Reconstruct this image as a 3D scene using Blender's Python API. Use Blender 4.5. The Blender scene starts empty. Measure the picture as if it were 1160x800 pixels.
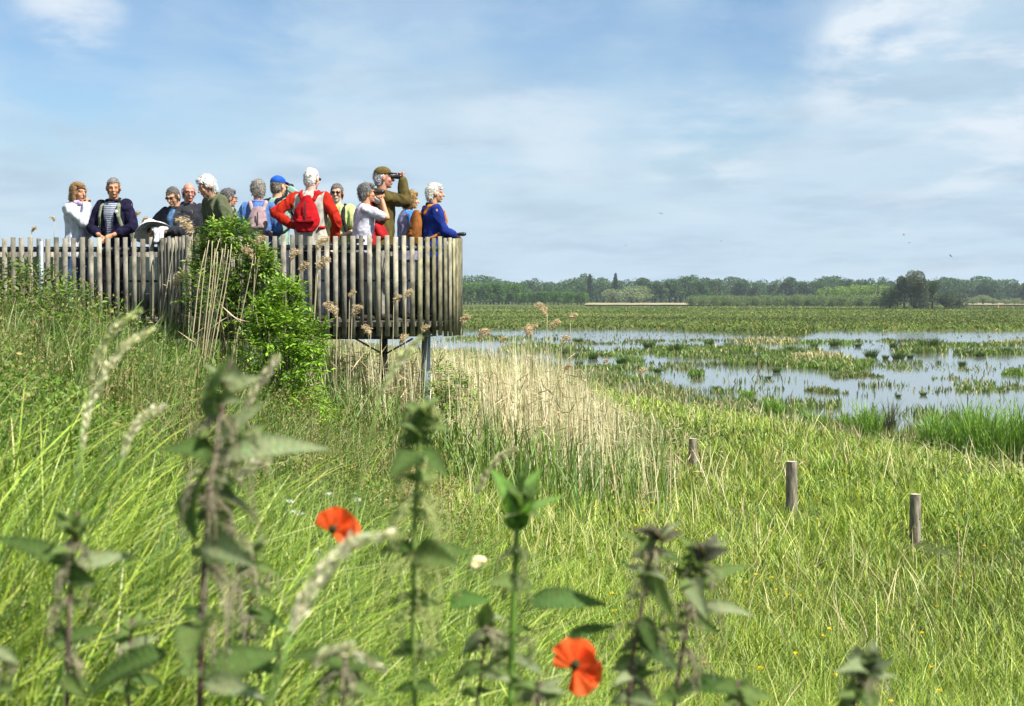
import bpy, math, random
import numpy as np
from mathutils import Vector, Matrix
R = math.radians
random.seed(7)
rng = np.random.default_rng(7)
C = bpy.context.scene.collection
SC = bpy.context.scene

# ------------------------------------------------------------------ camera, sky, sun, exposure
F = 1611.0                      # focal length in photo pixels (1160 wide)
EYE = 3.5                       # eye height above the water
PITCH = math.atan(63 / F)
cam_d = bpy.data.cameras.new('camera'); cam = bpy.data.objects.new('camera', cam_d); C.objects.link(cam)
cam.location = (0, 0, EYE); cam.rotation_euler = (math.pi / 2 - PITCH, 0, 0)
cam_d.sensor_width = 36; cam_d.lens = 36 * F / 1160
cam_d.clip_start = .05; cam_d.clip_end = 20000
cam_d.dof.use_dof = True; cam_d.dof.focus_distance = 17; cam_d.dof.aperture_fstop = 6.4
SC.camera = cam

SUN_EL, SUN_AZ = 51, 127        # azimuth clockwise from +Y (view direction); 140 = behind the camera, to the right
sd = Vector((math.sin(R(SUN_AZ)) * math.cos(R(SUN_EL)), math.cos(R(SUN_AZ)) * math.cos(R(SUN_EL)), math.sin(R(SUN_EL))))
sun_d = bpy.data.lights.new('sun', 'SUN'); sun_d.energy = 5.0; sun_d.angle = R(.6); sun_d.color = (1, .955, .88)
sun = bpy.data.objects.new('sun', sun_d); C.objects.link(sun)
sun.rotation_euler = sd.to_track_quat('Z', 'Y').to_euler()

W = bpy.data.worlds.new('World'); SC.world = W; W.use_nodes = True
nt = W.node_tree; N = nt.nodes; L = nt.links; N.clear()
out = N.new('ShaderNodeOutputWorld'); bg = N.new('ShaderNodeBackground'); bg.inputs[1].default_value = .076
sky = N.new('ShaderNodeTexSky'); sky.sky_type = 'NISHITA'; sky.sun_disc = False
sky.sun_elevation = R(SUN_EL); sky.sun_rotation = R(SUN_AZ); sky.air_density = 1.0; sky.dust_density = .6; sky.ozone_density = 3.0
tc = N.new('ShaderNodeTexCoord')
sep = N.new('ShaderNodeSeparateXYZ'); L.new(tc.outputs['Generated'], sep.inputs[0])
def wmath(op, a, b=None, clamp=False):
    m = N.new('ShaderNodeMath'); m.operation = op; m.use_clamp = clamp
    for i, v in enumerate((a, b)):
        if v is None: continue
        if isinstance(v, (int, float)): m.inputs[i].default_value = v
        else: L.new(v, m.inputs[i])
    return m.outputs[0]
# cloud layer: the view direction meets a flat layer overhead
zz = wmath('ADD', wmath('MAXIMUM', sep.outputs[2], 0.0), .13)
comb = N.new('ShaderNodeCombineXYZ')
L.new(wmath('DIVIDE', sep.outputs[0], zz), comb.inputs[0]); L.new(wmath('DIVIDE', sep.outputs[1], zz), comb.inputs[1])
def wnoise(scale, detail, rough, loc, stretch=(1, 1, 1), dist=0.0):
    mp = N.new('ShaderNodeMapping'); mp.inputs['Location'].default_value = loc; mp.inputs['Scale'].default_value = stretch
    L.new(comb.outputs[0], mp.inputs[0])
    n = N.new('ShaderNodeTexNoise'); n.inputs['Scale'].default_value = scale; n.inputs['Detail'].default_value = detail
    n.inputs['Roughness'].default_value = rough; n.inputs['Distortion'].default_value = dist
    L.new(mp.outputs[0], n.inputs['Vector']); return n.outputs[0]
def ramp(v, a, b, lo=0.0, hi=1.0):
    m = N.new('ShaderNodeMapRange'); m.interpolation_type = 'SMOOTHSTEP'
    for k, x in ((1, a), (2, b), (3, lo), (4, hi)): m.inputs[k].default_value = x
    L.new(v, m.inputs[0]); return m.outputs[0]
def spot(px, py, rad, soft=.6):
    """1 within rad degrees of a direction in the sky, fading outwards"""
    v = (Vector(((px - 580) / F, 0, 0)) + Vector((0, math.cos(PITCH), -math.sin(PITCH))) + Vector((0, math.sin(PITCH), math.cos(PITCH))) * ((400 - py) / F)).normalized()
    d = N.new('ShaderNodeVectorMath'); d.operation = 'DOT_PRODUCT'; d.inputs[1].default_value = v; L.new(tc.outputs['Generated'], d.inputs[0])
    return ramp(d.outputs['Value'], math.cos(R(rad)), math.cos(R(rad * (1 - soft) * .4)))
def total(lst):
    v = lst[0]
    for q in lst[1:]: v = wmath('ADD', v, q)
    return v
veil = ramp(wnoise(1.0, 5, .55, (1.3, 4.2, 0), (1, .7, 1), .3), .36, .64)
pn_ = wnoise(2.3, 8, .56, (6.1, 2.3, 0), (1, .8, 1), .2)
holes = total([wmath('MULTIPLY', spot(*s_), k_) for s_, k_ in (((170, 60, 7.5), .62), ((20, 40, 6), .5), ((820, 95, 4.6), .6), ((640, 20, 4.5), .5), ((930, -10, 5), .4), ((400, -30, 7), .4))])
holes = wmath('MULTIPLY', holes, ramp(wnoise(2.0, 6, .6, (3.1, 9.2, 0), (1, .6, 1), .3), .30, .55))
bumps = total([wmath('MULTIPLY', spot(*s_), k_) for s_, k_ in (((1025, 22, 3.4), 1.0), ((975, 88, 3.0), .8), ((1150, 40, 4), .9), ((1130, 130, 4), .6), ((800, 165, 3.4), .55), ((600, 155, 4), .4), ((80, 12, 2.4), .8), ((380, 160, 3.5), .45), ((1060, 180, 4), .4))])
puff = wmath('MULTIPLY', wmath('ADD', bumps, .16), ramp(pn_, .40, .66), True)
shade = ramp(wnoise(1.9, 5, .55, (11.1, 7.3, 0)), .42, .68)
low = ramp(sep.outputs[2], .02, .26, .92, .5)          # the veil thickens towards the horizon
cover = wmath('SUBTRACT', wmath('ADD', wmath('MULTIPLY', veil, .28), low), holes, True)
cc = N.new('ShaderNodeMix'); cc.data_type = 'RGBA'; cc.inputs[6].default_value = (3.85, 4.95, 5.85, 1); cc.inputs[7].default_value = (3.3, 4.3, 5.25, 1)
L.new(shade, cc.inputs[0])
hs_ = N.new('ShaderNodeHueSaturation'); hs_.inputs['Saturation'].default_value = 1.1; hs_.inputs['Value'].default_value = .92; L.new(sky.outputs[0], hs_.inputs['Color'])
m1 = N.new('ShaderNodeMix'); m1.data_type = 'RGBA'
L.new(cover, m1.inputs[0]); L.new(hs_.outputs[0], m1.inputs[6]); L.new(cc.outputs[2], m1.inputs[7])
m2 = N.new('ShaderNodeMix'); m2.data_type = 'RGBA'; m2.inputs[7].default_value = (5.1, 5.7, 6.3, 1)
L.new(puff, m2.inputs[0]); L.new(m1.outputs[2], m2.inputs[6])
L.new(m2.outputs[2], bg.inputs[0]); L.new(bg.outputs[0], out.inputs[0])

SC.view_settings.view_transform = 'Standard'; SC.view_settings.look = 'None'; SC.view_settings.gamma = 1
SC.view_settings.exposure = 1.0; SC.view_settings.use_curve_mapping = False
SC.cycles.use_denoising = True
SC.cycles.max_bounces = 6; SC.cycles.diffuse_bounces = 3; SC.cycles.glossy_bounces = 2; SC.cycles.transmission_bounces = 4
SC.cycles.volume_bounces = 0; SC.cycles.transparent_max_bounces = 6
SC.cycles.use_adaptive_sampling = True; SC.cycles.adaptive_threshold = .02
SC.cycles.caustics_reflective = False; SC.cycles.caustics_refractive = False

_f = Vector((0, math.cos(PITCH), -math.sin(PITCH))); _u = Vector((0, math.sin(PITCH), math.cos(PITCH)))
def at(px, py, d):
    """real point seen at photo pixel (px, py) whose distance along +Y is d"""
    v = Vector(((px - 580) / F, 0, 0)) + _f + _u * ((400 - py) / F)
    return Vector((0, 0, EYE)) + v * (d / v.y)
def ground_at(px, py, z=0.0):
    v = Vector(((px - 580) / F, 0, 0)) + _f + _u * ((400 - py) / F)
    t = (z - EYE) / v.z
    return Vector((0, 0, EYE)) + v * t

# ------------------------------------------------------------------ materials
def new_mat(name):
    m = bpy.data.materials.new(name); m.use_nodes = True
    n = m.node_tree.nodes; n.clear(); return m, n, m.node_tree.links
def foliage(name, trans=.35, rough=.55, gain=1.0, spec=.3, nscale=9, bump=0.0):
    m, n, l = new_mat(name)
    o = n.new('ShaderNodeOutputMaterial'); a = n.new('ShaderNodeAttribute'); a.attribute_name = 'Col'
    no = n.new('ShaderNodeTexNoise'); no.inputs['Scale'].default_value = nscale; no.inputs['Detail'].default_value = 3
    mr = n.new('ShaderNodeMapRange'); mr.inputs[1].default_value = .3; mr.inputs[2].default_value = .7
    mr.inputs[3].default_value = .82 * gain; mr.inputs[4].default_value = 1.15 * gain
    tcn = n.new('ShaderNodeTexCoord'); l.new(tcn.outputs['Object'], no.inputs['Vector'])
    l.new(no.outputs[0], mr.inputs[0])
    vm = n.new('ShaderNodeVectorMath'); vm.operation = 'SCALE'; l.new(a.outputs[0], vm.inputs[0]); l.new(mr.outputs[0], vm.inputs[3])
    p = n.new('ShaderNodeBsdfPrincipled'); p.inputs['Roughness'].default_value = rough; p.inputs['Specular IOR Level'].default_value = spec
    l.new(vm.outputs[0], p.inputs['Base Color'])
    if bump:
        b = n.new('ShaderNodeBump'); b.inputs['Strength'].default_value = bump; b.inputs['Distance'].default_value = .002; l.new(no.outputs[0], b.inputs['Height']); l.new(b.outputs[0], p.inputs['Normal'])
    t = n.new('ShaderNodeBsdfTranslucent')
    v2 = n.new('ShaderNodeVectorMath'); v2.operation = 'MULTIPLY'; v2.inputs[1].default_value = (1.25, 1.3, .7)
    l.new(vm.outputs[0], v2.inputs[0]); l.new(v2.outputs[0], t.inputs[0])
    mx = n.new('ShaderNodeMixShader'); mx.inputs[0].default_value = trans
    l.new(p.outputs[0], mx.inputs[1]); l.new(t.outputs[0], mx.inputs[2]); l.new(mx.outputs[0], o.inputs[0]); return m
def solid(name, col, rough=.8, noise=.15, scale=12, metal=0.0, bump=0.0, spec=.3, stretch=(1, 1, 1), attr=False, trans=0.0):
    m, n, l = new_mat(name)
    o = n.new('ShaderNodeOutputMaterial'); p = n.new('ShaderNodeBsdfPrincipled')
    p.inputs['Roughness'].default_value = rough; p.inputs['Metallic'].default_value = metal; p.inputs['Specular IOR Level'].default_value = spec
    tcn = n.new('ShaderNodeTexCoord'); mp = n.new('ShaderNodeMapping'); mp.inputs['Scale'].default_value = stretch
    l.new(tcn.outputs['Object'], mp.inputs[0])
    no = n.new('ShaderNodeTexNoise'); no.inputs['Scale'].default_value = scale; no.inputs['Detail'].default_value = 5
    l.new(mp.outputs[0], no.inputs['Vector'])
    mr = n.new('ShaderNodeMapRange'); mr.inputs[1].default_value = .3; mr.inputs[2].default_value = .7
    mr.inputs[3].default_value = 1 - noise; mr.inputs[4].default_value = 1 + noise
    l.new(no.outputs[0], mr.inputs[0])
    vm = n.new('ShaderNodeVectorMath'); vm.operation = 'SCALE'; l.new(mr.outputs[0], vm.inputs[3])
    if attr:
        a = n.new('ShaderNodeAttribute'); a.attribute_name = 'Col'; l.new(a.outputs[0], vm.inputs[0])
    else: vm.inputs[0].default_value = col[:3]
    l.new(vm.outputs[0], p.inputs['Base Color'])
    if bump:
        b = n.new('ShaderNodeBump'); b.inputs['Strength'].default_value = bump; b.inputs['Distance'].default_value = .02
        l.new(no.outputs[0], b.inputs['Height']); l.new(b.outputs[0], p.inputs['Normal'])
    if trans:
        t = n.new('ShaderNodeBsdfTranslucent'); l.new(vm.outputs[0], t.inputs[0])
        mx = n.new('ShaderNodeMixShader'); mx.inputs[0].default_value = trans
        l.new(p.outputs[0], mx.inputs[1]); l.new(t.outputs[0], mx.inputs[2]); l.new(mx.outputs[0], o.inputs[0])
    else: l.new(p.outputs[0], o.inputs[0])
    return m
M_GRASS = foliage('grass_blades', .22, .5, spec=.4); M_LEAF = foliage('leaves', .24, .5); M_TREE = foliage('tree_leaves', .22, .7, spec=.1)
M_NETTLE = foliage('nettle_leaves', .42, .75, 1.15, .12, 160, .8); M_STRAW = foliage('dry_stalks', .18, .7, spec=.15)
M_BARK = solid('bark', (.09, .07, .05), .9, .3, 20, bump=.5)

# ------------------------------------------------------------------ mesh helpers
def tag(o, label=None, cat=None, group=None, kind=None):
    if label: o['label'] = label
    if cat: o['category'] = cat
    if group: o['group'] = group
    if kind: o['kind'] = kind
    return o
def np_mesh(name, V, polys, mat, col=None, smooth=False):
    """polys: list of int arrays (n,k)"""
    me = bpy.data.meshes.new(name)
    V = np.ascontiguousarray(V, dtype=np.float32)
    me.vertices.add(len(V)); me.vertices.foreach_set('co', V.ravel())
    loops = np.concatenate([p.ravel() for p in polys]).astype(np.int32)
    tot = np.concatenate([np.full(len(p), p.shape[1], dtype=np.int32) for p in polys])
    st = np.concatenate([[0], np.cumsum(tot)[:-1]]).astype(np.int32)
    me.loops.add(len(loops)); me.loops.foreach_set('vertex_index', loops)
    me.polygons.add(len(tot)); me.polygons.foreach_set('loop_start', st)
    try: me.polygons.foreach_set('loop_total', tot)
    except Exception: pass
    me.update(calc_edges=True)
    if smooth: me.polygons.foreach_set('use_smooth', np.ones(len(tot), dtype=bool))
    if col is not None:
        a = me.color_attributes.new('Col', 'FLOAT_COLOR', 'POINT')
        c4 = np.ones((len(V), 4), dtype=np.float32); c4[:, :3] = col; a.data.foreach_set('color', c4.ravel())
    if mat: me.materials.append(mat)
    return me
def link(name, me, parent=None, loc=None):
    o = bpy.data.objects.new(name, me); C.objects.link(o)
    if parent: o.parent = parent
    if loc is not None: o.location = loc
    return o
def empty(name, loc=(0, 0, 0), rz=0.0):
    o = bpy.data.objects.new(name, None); C.objects.link(o); o.location = loc; o.rotation_euler = (0, 0, rz); o.empty_display_size = .1; return o
def vary(base, n, amt=.2, hue=.08, r=None):
    r = r or rng
    b = np.asarray(base)[None, :] * (1 + amt * r.uniform(-1, 1, (n, 1)))
    return np.clip(b * (1 + hue * r.uniform(-1, 1, (n, 3))), .002, 1)
def pick(cols, weights, n, amt=.2, hue=.06):
    idx = rng.choice(len(cols), n, p=np.asarray(weights) / sum(weights))
    return np.clip(np.asarray(cols)[idx] * (1 + amt * rng.uniform(-1, 1, (n, 1))) * (1 + hue * rng.uniform(-1, 1, (n, 3))), .002, 1)
class Soup:
    """collects vertex/face/colour arrays for one mesh"""
    def __init__(s): s.V = []; s.P = {}; s.Cc = []; s.n = 0
    def add(s, V, polys, col):
        for p in polys: s.P.setdefault(p.shape[1], []).append(p + s.n)
        s.V.append(V); s.Cc.append(col); s.n += len(V)
    def mesh(s, name, mat, smooth=False):
        return np_mesh(name, np.concatenate(s.V), [np.concatenate(v) for v in s.P.values()], mat, np.concatenate(s.Cc), smooth)
def blades(s, P, h, w, lean, curl, col, seg=3, tipcol=None, az=None, taper=1.0):
    """n ribbons rising from P; lean = sideways shift as share of h, curl = extra droop at the tip"""
    n = len(P)
    if n == 0: return
    az = rng.uniform(0, 2 * np.pi, n) if az is None else az
    fa = az + np.pi / 2 + rng.normal(0, .7, n)
    D = np.stack([np.cos(az), np.sin(az), np.zeros(n)], 1); S = np.stack([np.cos(fa), np.sin(fa), np.zeros(n)], 1)
    h = np.broadcast_to(h, n); w = np.broadcast_to(w, n); lean = np.broadcast_to(lean, n); curl = np.broadcast_to(curl, n)
    V = np.zeros((n, 2 * seg + 1, 3)); cc = np.zeros((n, 2 * seg + 1, 3))
    tc_ = col * 1.12 if tipcol is None else tipcol
    for k in range(seg + 1):
        t = k / seg
        up = h * (t - curl * .5 * t ** 3); side = h * (lean * t + curl * t ** 2.5)
        Q = P + D * side[:, None]; Q[:, 2] += up
        c = col * (1 - t) + tc_ * t
        if k == seg: V[:, 2 * seg] = Q; cc[:, 2 * seg] = c
        else:
            ww = w * (1 - taper * .55 * t ** 1.5) * .5
            V[:, 2 * k] = Q - S * ww[:, None]; V[:, 2 * k + 1] = Q + S * ww[:, None]; cc[:, 2 * k] = c; cc[:, 2 * k + 1] = c
    b = (np.arange(n) * (2 * seg + 1))[:, None]
    quads = [b + np.array([2 * k, 2 * k + 1, 2 * k + 3, 2 * k + 2]) for k in range(seg - 1)]
    pol = [np.concatenate(quads)] if quads else []
    pol.append(b + np.array([2 * seg - 2, 2 * seg - 1, 2 * seg]))
    s.add(V.reshape(-1, 3), pol, cc.reshape(-1, 3))
def leaves(s, P, D, length, width, col, fold=.25, roll=None):
    """n folded leaves: base P, direction D; two quads each side of the midrib"""
    n = len(P)
    if n == 0: return
    D = D / np.maximum(np.linalg.norm(D, axis=1, keepdims=True), 1e-6)
    rv = rng.normal(0, 1, (n, 3)) if roll is None else roll
    S = np.cross(D, rv); S /= np.maximum(np.linalg.norm(S, axis=1, keepdims=True), 1e-6)
    U = np.cross(S, D)
    length = np.broadcast_to(length, n)[:, None]; width = np.broadcast_to(width, n)[:, None]
    mid = P + D * length * .45; tip = P + D * length - U * length * .12
    V = np.stack([P, mid - S * width * .5 + U * width * fold, tip, mid + S * width * .5 + U * width * fold, mid], 1).reshape(-1, 3)
    b = (np.arange(n) * 5)[:, None]
    s.add(V, [np.concatenate([b + np.array([0, 4, 1]), b + np.array([4, 2, 1]), b + np.array([0, 3, 4]), b + np.array([4, 3, 2])])], np.repeat(col, 5, 0))
def rand_dir(n, up=0.0):
    d = rng.normal(0, 1, (n, 3)); d[:, 2] += up
    return d / np.linalg.norm(d, axis=1, keepdims=True)
def tube(s, pts, radii, col, k=6):
    pts = [Vector(p) for p in pts]; n = len(pts)
    V = []; up = Vector((0, 0, 1))
    for i, p in enumerate(pts):
        t = (pts[min(i + 1, n - 1)] - pts[max(i - 1, 0)]).normalized()
        a = t.orthogonal().normalized() if i == 0 else (pa - t * pa.dot(t)).normalized()
        pa = a; b = t.cross(a)
        r = radii[i] if hasattr(radii, '__len__') else radii
        for j in range(k):
            q = 2 * math.pi * j / k; V.append(p + (a * math.cos(q) + b * math.sin(q)) * r)
    V += [pts[0], pts[-1]]
    q = []; t3 = []
    for i in range(n - 1):
        for j in range(k): q.append((i * k + j, i * k + (j + 1) % k, (i + 1) * k + (j + 1) % k, (i + 1) * k + j))
    for j in range(k):
        t3.append((n * k, (j + 1) % k, j)); t3.append((n * k + 1, (n - 1) * k + j, (n - 1) * k + (j + 1) % k))
    V = np.array([tuple(v) for v in V])
    c = np.broadcast_to(np.asarray(col), (len(V), 3)) if np.ndim(col) == 1 else col
    s.add(V, [np.array(q), np.array(t3)], np.array(c))
def boxm(s, c, size, rz=0.0, col=(1, 1, 1), tilt=0.0):
    x, y, z = [v / 2 for v in size]
    V = np.array([(sx * x, sy * y, sz * z) for sx in (-1, 1) for sy in (-1, 1) for sz in (-1, 1)])
    Rm = np.array(Matrix.Rotation(rz, 3, 'Z') @ Matrix.Rotation(tilt, 3, 'Y'))
    V = V @ Rm.T + np.asarray(c)
    Fq = np.array([(0, 1, 3, 2), (4, 6, 7, 5), (0, 4, 5, 1), (2, 3, 7, 6), (0, 2, 6, 4), (1, 5, 7, 3)])
    s.add(V, [Fq], np.broadcast_to(np.asarray(col), (8, 3)).copy())

# ------------------------------------------------------------------ terrain
SHY = np.array([-40, 20, 28, 35, 45, 55, 68, 89, 130, 148]); SHX = np.array([17, 14.6, 12.0, 9.9, 7.2, 5.2, 2.5, -2.8, -20, -60])
def pn(P, sc, seed, n=5):
    r = np.random.default_rng(seed); v = 0
    for k in range(n):
        d = r.normal(0, 1, P.shape[-1]); d /= np.linalg.norm(d)
        f = sc * r.uniform(.6, 1.8); v = v + np.sin(P @ d * f + r.uniform(0, 6.28) + 1.2 * np.sin(P @ r.normal(0, .7, P.shape[-1]) * sc * .7))
    return v / n
def far_shore(x):
    return 149 + 3 * np.sin(x * .09 + 1) + 2.0 * np.sin(x * .23) - 22 * np.exp(-((x - 25) / 5.) ** 2)
def height(x, y):
    x = np.asarray(x, float); y = np.asarray(y, float)
    P = np.stack([x, y], -1)
    s = np.interp(y, SHY, SHX) - x + .8 * pn(P, .35, 3) + .3 * pn(P, 1.6, 5)
    t = np.clip((s + 1.2) / 10.5, 0, 1); z = -.45 + 1.35 * (t * t * (3 - 2 * t)) ** .8
    xm = -.14 * np.minimum(y, 24); u = np.clip((x - xm + 5) / 10, 0, 1); f = 1 - u * u * (3 - 2 * u)
    f = f * np.clip(1 - (y - 24) / 40, 0, 1)
    land = np.clip(s / 4, 0, 1)
    z = z + 2.1 * f * land + .05 * pn(P, .9, 8) * land + .025 * pn(P, 3., 9) * land
    fs = np.clip((y - far_shore(x)) / 5, 0, 1)
    z = np.maximum(z, -.45 + .62 * fs * fs * (3 - 2 * fs) + .12 * pn(P, .05, 12) * fs)
    return z
def grade(a, b, n, p):
    t = np.linspace(-1, 1, n); return np.where(t < 0, -abs(a) * np.abs(t) ** p, b * np.abs(t) ** p)
xs = grade(3000, 3000, 300, 3.4); ys = np.concatenate([np.linspace(-12, 0, 14)[:-1], 3500 * np.linspace(0, 1, 420) ** 3.0])
X, Y = np.meshgrid(xs, ys); Z = height(X, Y)
nx, ny = len(xs), len(ys)
idx = np.arange(nx * ny).reshape(ny, nx)
quads = np.stack([idx[:-1, :-1], idx[:-1, 1:], idx[1:, 1:], idx[1:, :-1]], -1).reshape(-1, 4)
m, n, l = new_mat('ground'); o_ = n.new('ShaderNodeOutputMaterial'); p_ = n.new('ShaderNodeBsdfPrincipled'); p_.inputs['Roughness'].default_value = .95
p_.inputs['Specular IOR Level'].default_value = .1
tcn = n.new('ShaderNodeTexCoord')
def gnoise(sc, det=5):
    q = n.new('ShaderNodeTexNoise'); q.inputs['Scale'].default_value = sc; q.inputs['Detail'].default_value = det; l.new(tcn.outputs['Object'], q.inputs['Vector']); return q
cr = n.new('ShaderNodeValToRGB'); e = cr.color_ramp.elements
e[0].position = .35; e[0].color = (.03, .05, .012, 1); e[1].position = .65; e[1].color = (.075, .09, .028, 1)
l.new(gnoise(.6, 8).outputs[0], cr.inputs[0])
cr2 = n.new('ShaderNodeValToRGB'); e = cr2.color_ramp.elements
e[0].position = .4; e[0].color = (.06, .095, .02, 1); e[1].position = .7; e[1].color = (.15, .13, .06, 1)
l.new(gnoise(.045, 8).outputs[0], cr2.inputs[0])
mx = n.new('ShaderNodeMix'); mx.data_type = 'RGBA'; mx.inputs[0].default_value = .5
l.new(cr.outputs[0], mx.inputs[6]); l.new(cr2.outputs[0], mx.inputs[7]); l.new(mx.outputs[2], p_.inputs['Base Color'])
bp = n.new('ShaderNodeBump'); bp.inputs['Strength'].default_value = .8; bp.inputs['Distance'].default_value = .2; l.new(gnoise(1.5, 8).outputs[0], bp.inputs['Height']); l.new(bp.outputs[0], p_.inputs['Normal'])
l.new(p_.outputs[0], o_.inputs[0])
g = link('ground', np_mesh('ground', np.stack([X.ravel(), Y.ravel(), Z.ravel()], 1), [quads], m, smooth=True)); tag(g, 'wet meadow ground rising to a grassy bank', 'ground', kind='structure')

# water
m, n, l = new_mat('marsh_water'); o_ = n.new('ShaderNodeOutputMaterial'); p_ = n.new('ShaderNodeBsdfPrincipled')
p_.inputs['Base Color'].default_value = (.11, .12, .10, 1); p_.inputs['Roughness'].default_value = .08; p_.inputs['IOR'].default_value = 1.33
p_.inputs['Specular IOR Level'].default_value = .5
tcn = n.new('ShaderNodeTexCoord'); mp = n.new('ShaderNodeMapping'); mp.inputs['Scale'].default_value = (1, 1.6, 1); l.new(tcn.outputs['Object'], mp.inputs[0])
q = n.new('ShaderNodeTexNoise'); q.inputs['Scale'].default_value = 2.2; q.inputs['Detail'].default_value = 4; l.new(mp.outputs[0], q.inputs['Vector'])
bp = n.new('ShaderNodeBump'); bp.inputs['Strength'].default_value = .07; bp.inputs['Distance'].default_value = .05; l.new(q.outputs[0], bp.inputs['Height']); l.new(bp.outputs[0], p_.inputs['Normal'])
l.new(p_.outputs[0], o_.inputs[0])
wv = np.array([(-90, 14, 0), (260, 14, 0), (260, 175, 0), (-90, 175, 0)], float)
wat = link('water', np_mesh('water', wv, [np.array([[0, 1, 2, 3]])], m)); tag(wat, 'shallow pale water flooding the marsh', 'water', kind='structure')
# pale far field strips
def strip(px0, px1, d0, d1, col, nm, lab):
    x0, x1 = (px0 - 580) / F, (px1 - 580) / F
    pts = []; nn = 24
    for k in range(nn + 1):
        t = k / nn; xx0 = x0 + (x1 - x0) * t
        pts.append((xx0 * d0, d0 + 6 * math.sin(k * 1.3), .62)); pts.append((xx0 * d1, d1, .72))
    pol = np.array([(2 * k, 2 * k + 2, 2 * k + 3, 2 * k + 1) for k in range(nn)])
    o = link(nm, np_mesh(nm, np.array(pts), [pol], solid(nm, col, .95, .2, .05))); tag(o, lab, 'field', kind='structure')
strip(662, 806, 560, 720, (.30, .25, .14), 'field', 'pale straw coloured field strip before the far wood')
strip(1085, 1300, 560, 700, (.28, .23, .13), 'field', 'pale straw coloured field beyond the lone trees')

# ------------------------------------------------------------------ far trees
def crown_pts(n, lobes, fill=.35):
    """points spread through overlapping lobes, mostly near their skins"""
    k = rng.integers(0, len(lobes), n); Lb = np.array(lobes)[k]
    d = rand_dir(n); r = np.where(rng.random(n) < fill, rng.uniform(.3, 1, n), rng.uniform(.82, 1.08, n))
    return Lb[:, :3] + d * Lb[:, 3:6] * r[:, None], d
def tree_meshes(h, w, kind, nleaf, ls, col, seed):
    s = Soup(); lobes = []
    r = np.random.default_rng(seed)
    if kind == 'cone':
        for k in range(9):
            t = k / 8; lobes.append((0, 0, h * (.12 + .8 * t), w * .5 * (1 - t * .75), w * .5 * (1 - t * .75), h * .09))
    elif kind == 'bush':
        for k in range(8):
            a = r.uniform(0, 6.28); q = r.uniform(0, .32) * w
            lobes.append((q * math.cos(a), q * math.sin(a), h * r.uniform(.3, .62), w * r.uniform(.2, .3), w * r.uniform(.2, .3), h * r.uniform(.28, .38)))
    else:
        lobes.append((0, 0, h * .58, w * .3, w * .3, h * .36)); lobes.append((0, 0, h * .28, w * .34, w * .34, h * .26))
        for k in range(11):
            a = r.uniform(0, 6.28); zf = r.uniform(.32, .86); q = w * .33 * math.sin(min(1, (1.05 - zf) * 1.9) * 1.5)
            lobes.append((q * math.cos(a), q * math.sin(a), h * zf, w * r.uniform(.14, .24), w * r.uniform(.14, .24), h * r.uniform(.1, .17)))
    P, D = crown_pts(nleaf, lobes)
    P[:, 2] = np.maximum(P[:, 2], h * .02)
    leaves(s, P, D + rand_dir(nleaf) * .9, ls * rng.uniform(.7, 1.4, nleaf), ls * rng.uniform(.6, 1.1, nleaf), vary(col, nleaf, .25, .08), .1)
    t = Soup(); tr = w * .035 + .05
    tube(t, [(0, 0, -.8), (0, 0, h * .25), (w * .02, 0, h * .55), (0, 0, h * .8)], [tr * 1.3, tr, tr * .6, tr * .2], (.09, .07, .05), 6)
    for k in range(5):
        a = r.uniform(0, 6.28); z0 = h * r.uniform(.2, .5)
        tube(t, [(0, 0, z0), (math.cos(a) * w * .2, math.sin(a) * w * .2, z0 + h * .15), (math.cos(a) * w * .33, math.sin(a) * w * .33, z0 + h * .26)], [tr * .5, tr * .35, tr * .12], (.09, .07, .05), 5)
    return s.mesh('crown', M_TREE), t.mesh('trunk', M_BARK)
TG = {'far': (.075, .135, .06), 'mid': (.10, .19, .055), 'willow': (.16, .22, .085), 'light': (.19, .28, .065)}
TM = {}
for key, args in {
    'broad_a': (14, 13, 'round', 2600, .75, TG['far'], 1), 'broad_b': (13, 15, 'round', 2600, .75, TG['far'], 2), 'broad_c': (15, 11, 'round', 2200, .75, TG['far'], 3),
    'cone': (16, 5, 'cone', 1500, .6, (.028, .052, .03), 4), 'plant_a': (11.5, 6, 'round', 1800, .55, TG['mid'], 5), 'plant_b': (11, 6.5, 'round', 1800, .55, TG['mid'], 6),
    'willow_a': (6.5, 8, 'bush', 1800, .45, TG['willow'], 7), 'willow_b': (6, 9, 'bush', 1800, .45, TG['willow'], 8), 'light_a': (9, 9, 'round', 1800, .5, TG['light'], 9),
    'silver': (10, 11, 'round', 2000, .5, (.20, .25, .13), 10)}.items(): TM[key] = tree_meshes(*args)
tree_n = {}
def tree(key, px, d, h, label, group, cat='tree', name='tree', wmul=1.0):
    base = {'broad_a': 14, 'broad_b': 13, 'broad_c': 15, 'cone': 16, 'plant_a': 11.5, 'plant_b': 11, 'willow_a': 6.5, 'willow_b': 6, 'light_a': 9, 'silver': 10}[key]
    x = (px - 580) / F * d
    e_ = empty(name, (x, d, float(height(x, d)) - .1), random.uniform(0, 6.28)); k = h / base; e_.scale = (k * wmul, k * wmul, k)
    tag(e_, label, cat, group)
    cme, tme = TM[key]
    link('crown', cme, e_); link('trunk', tme, e_); return e_
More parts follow.
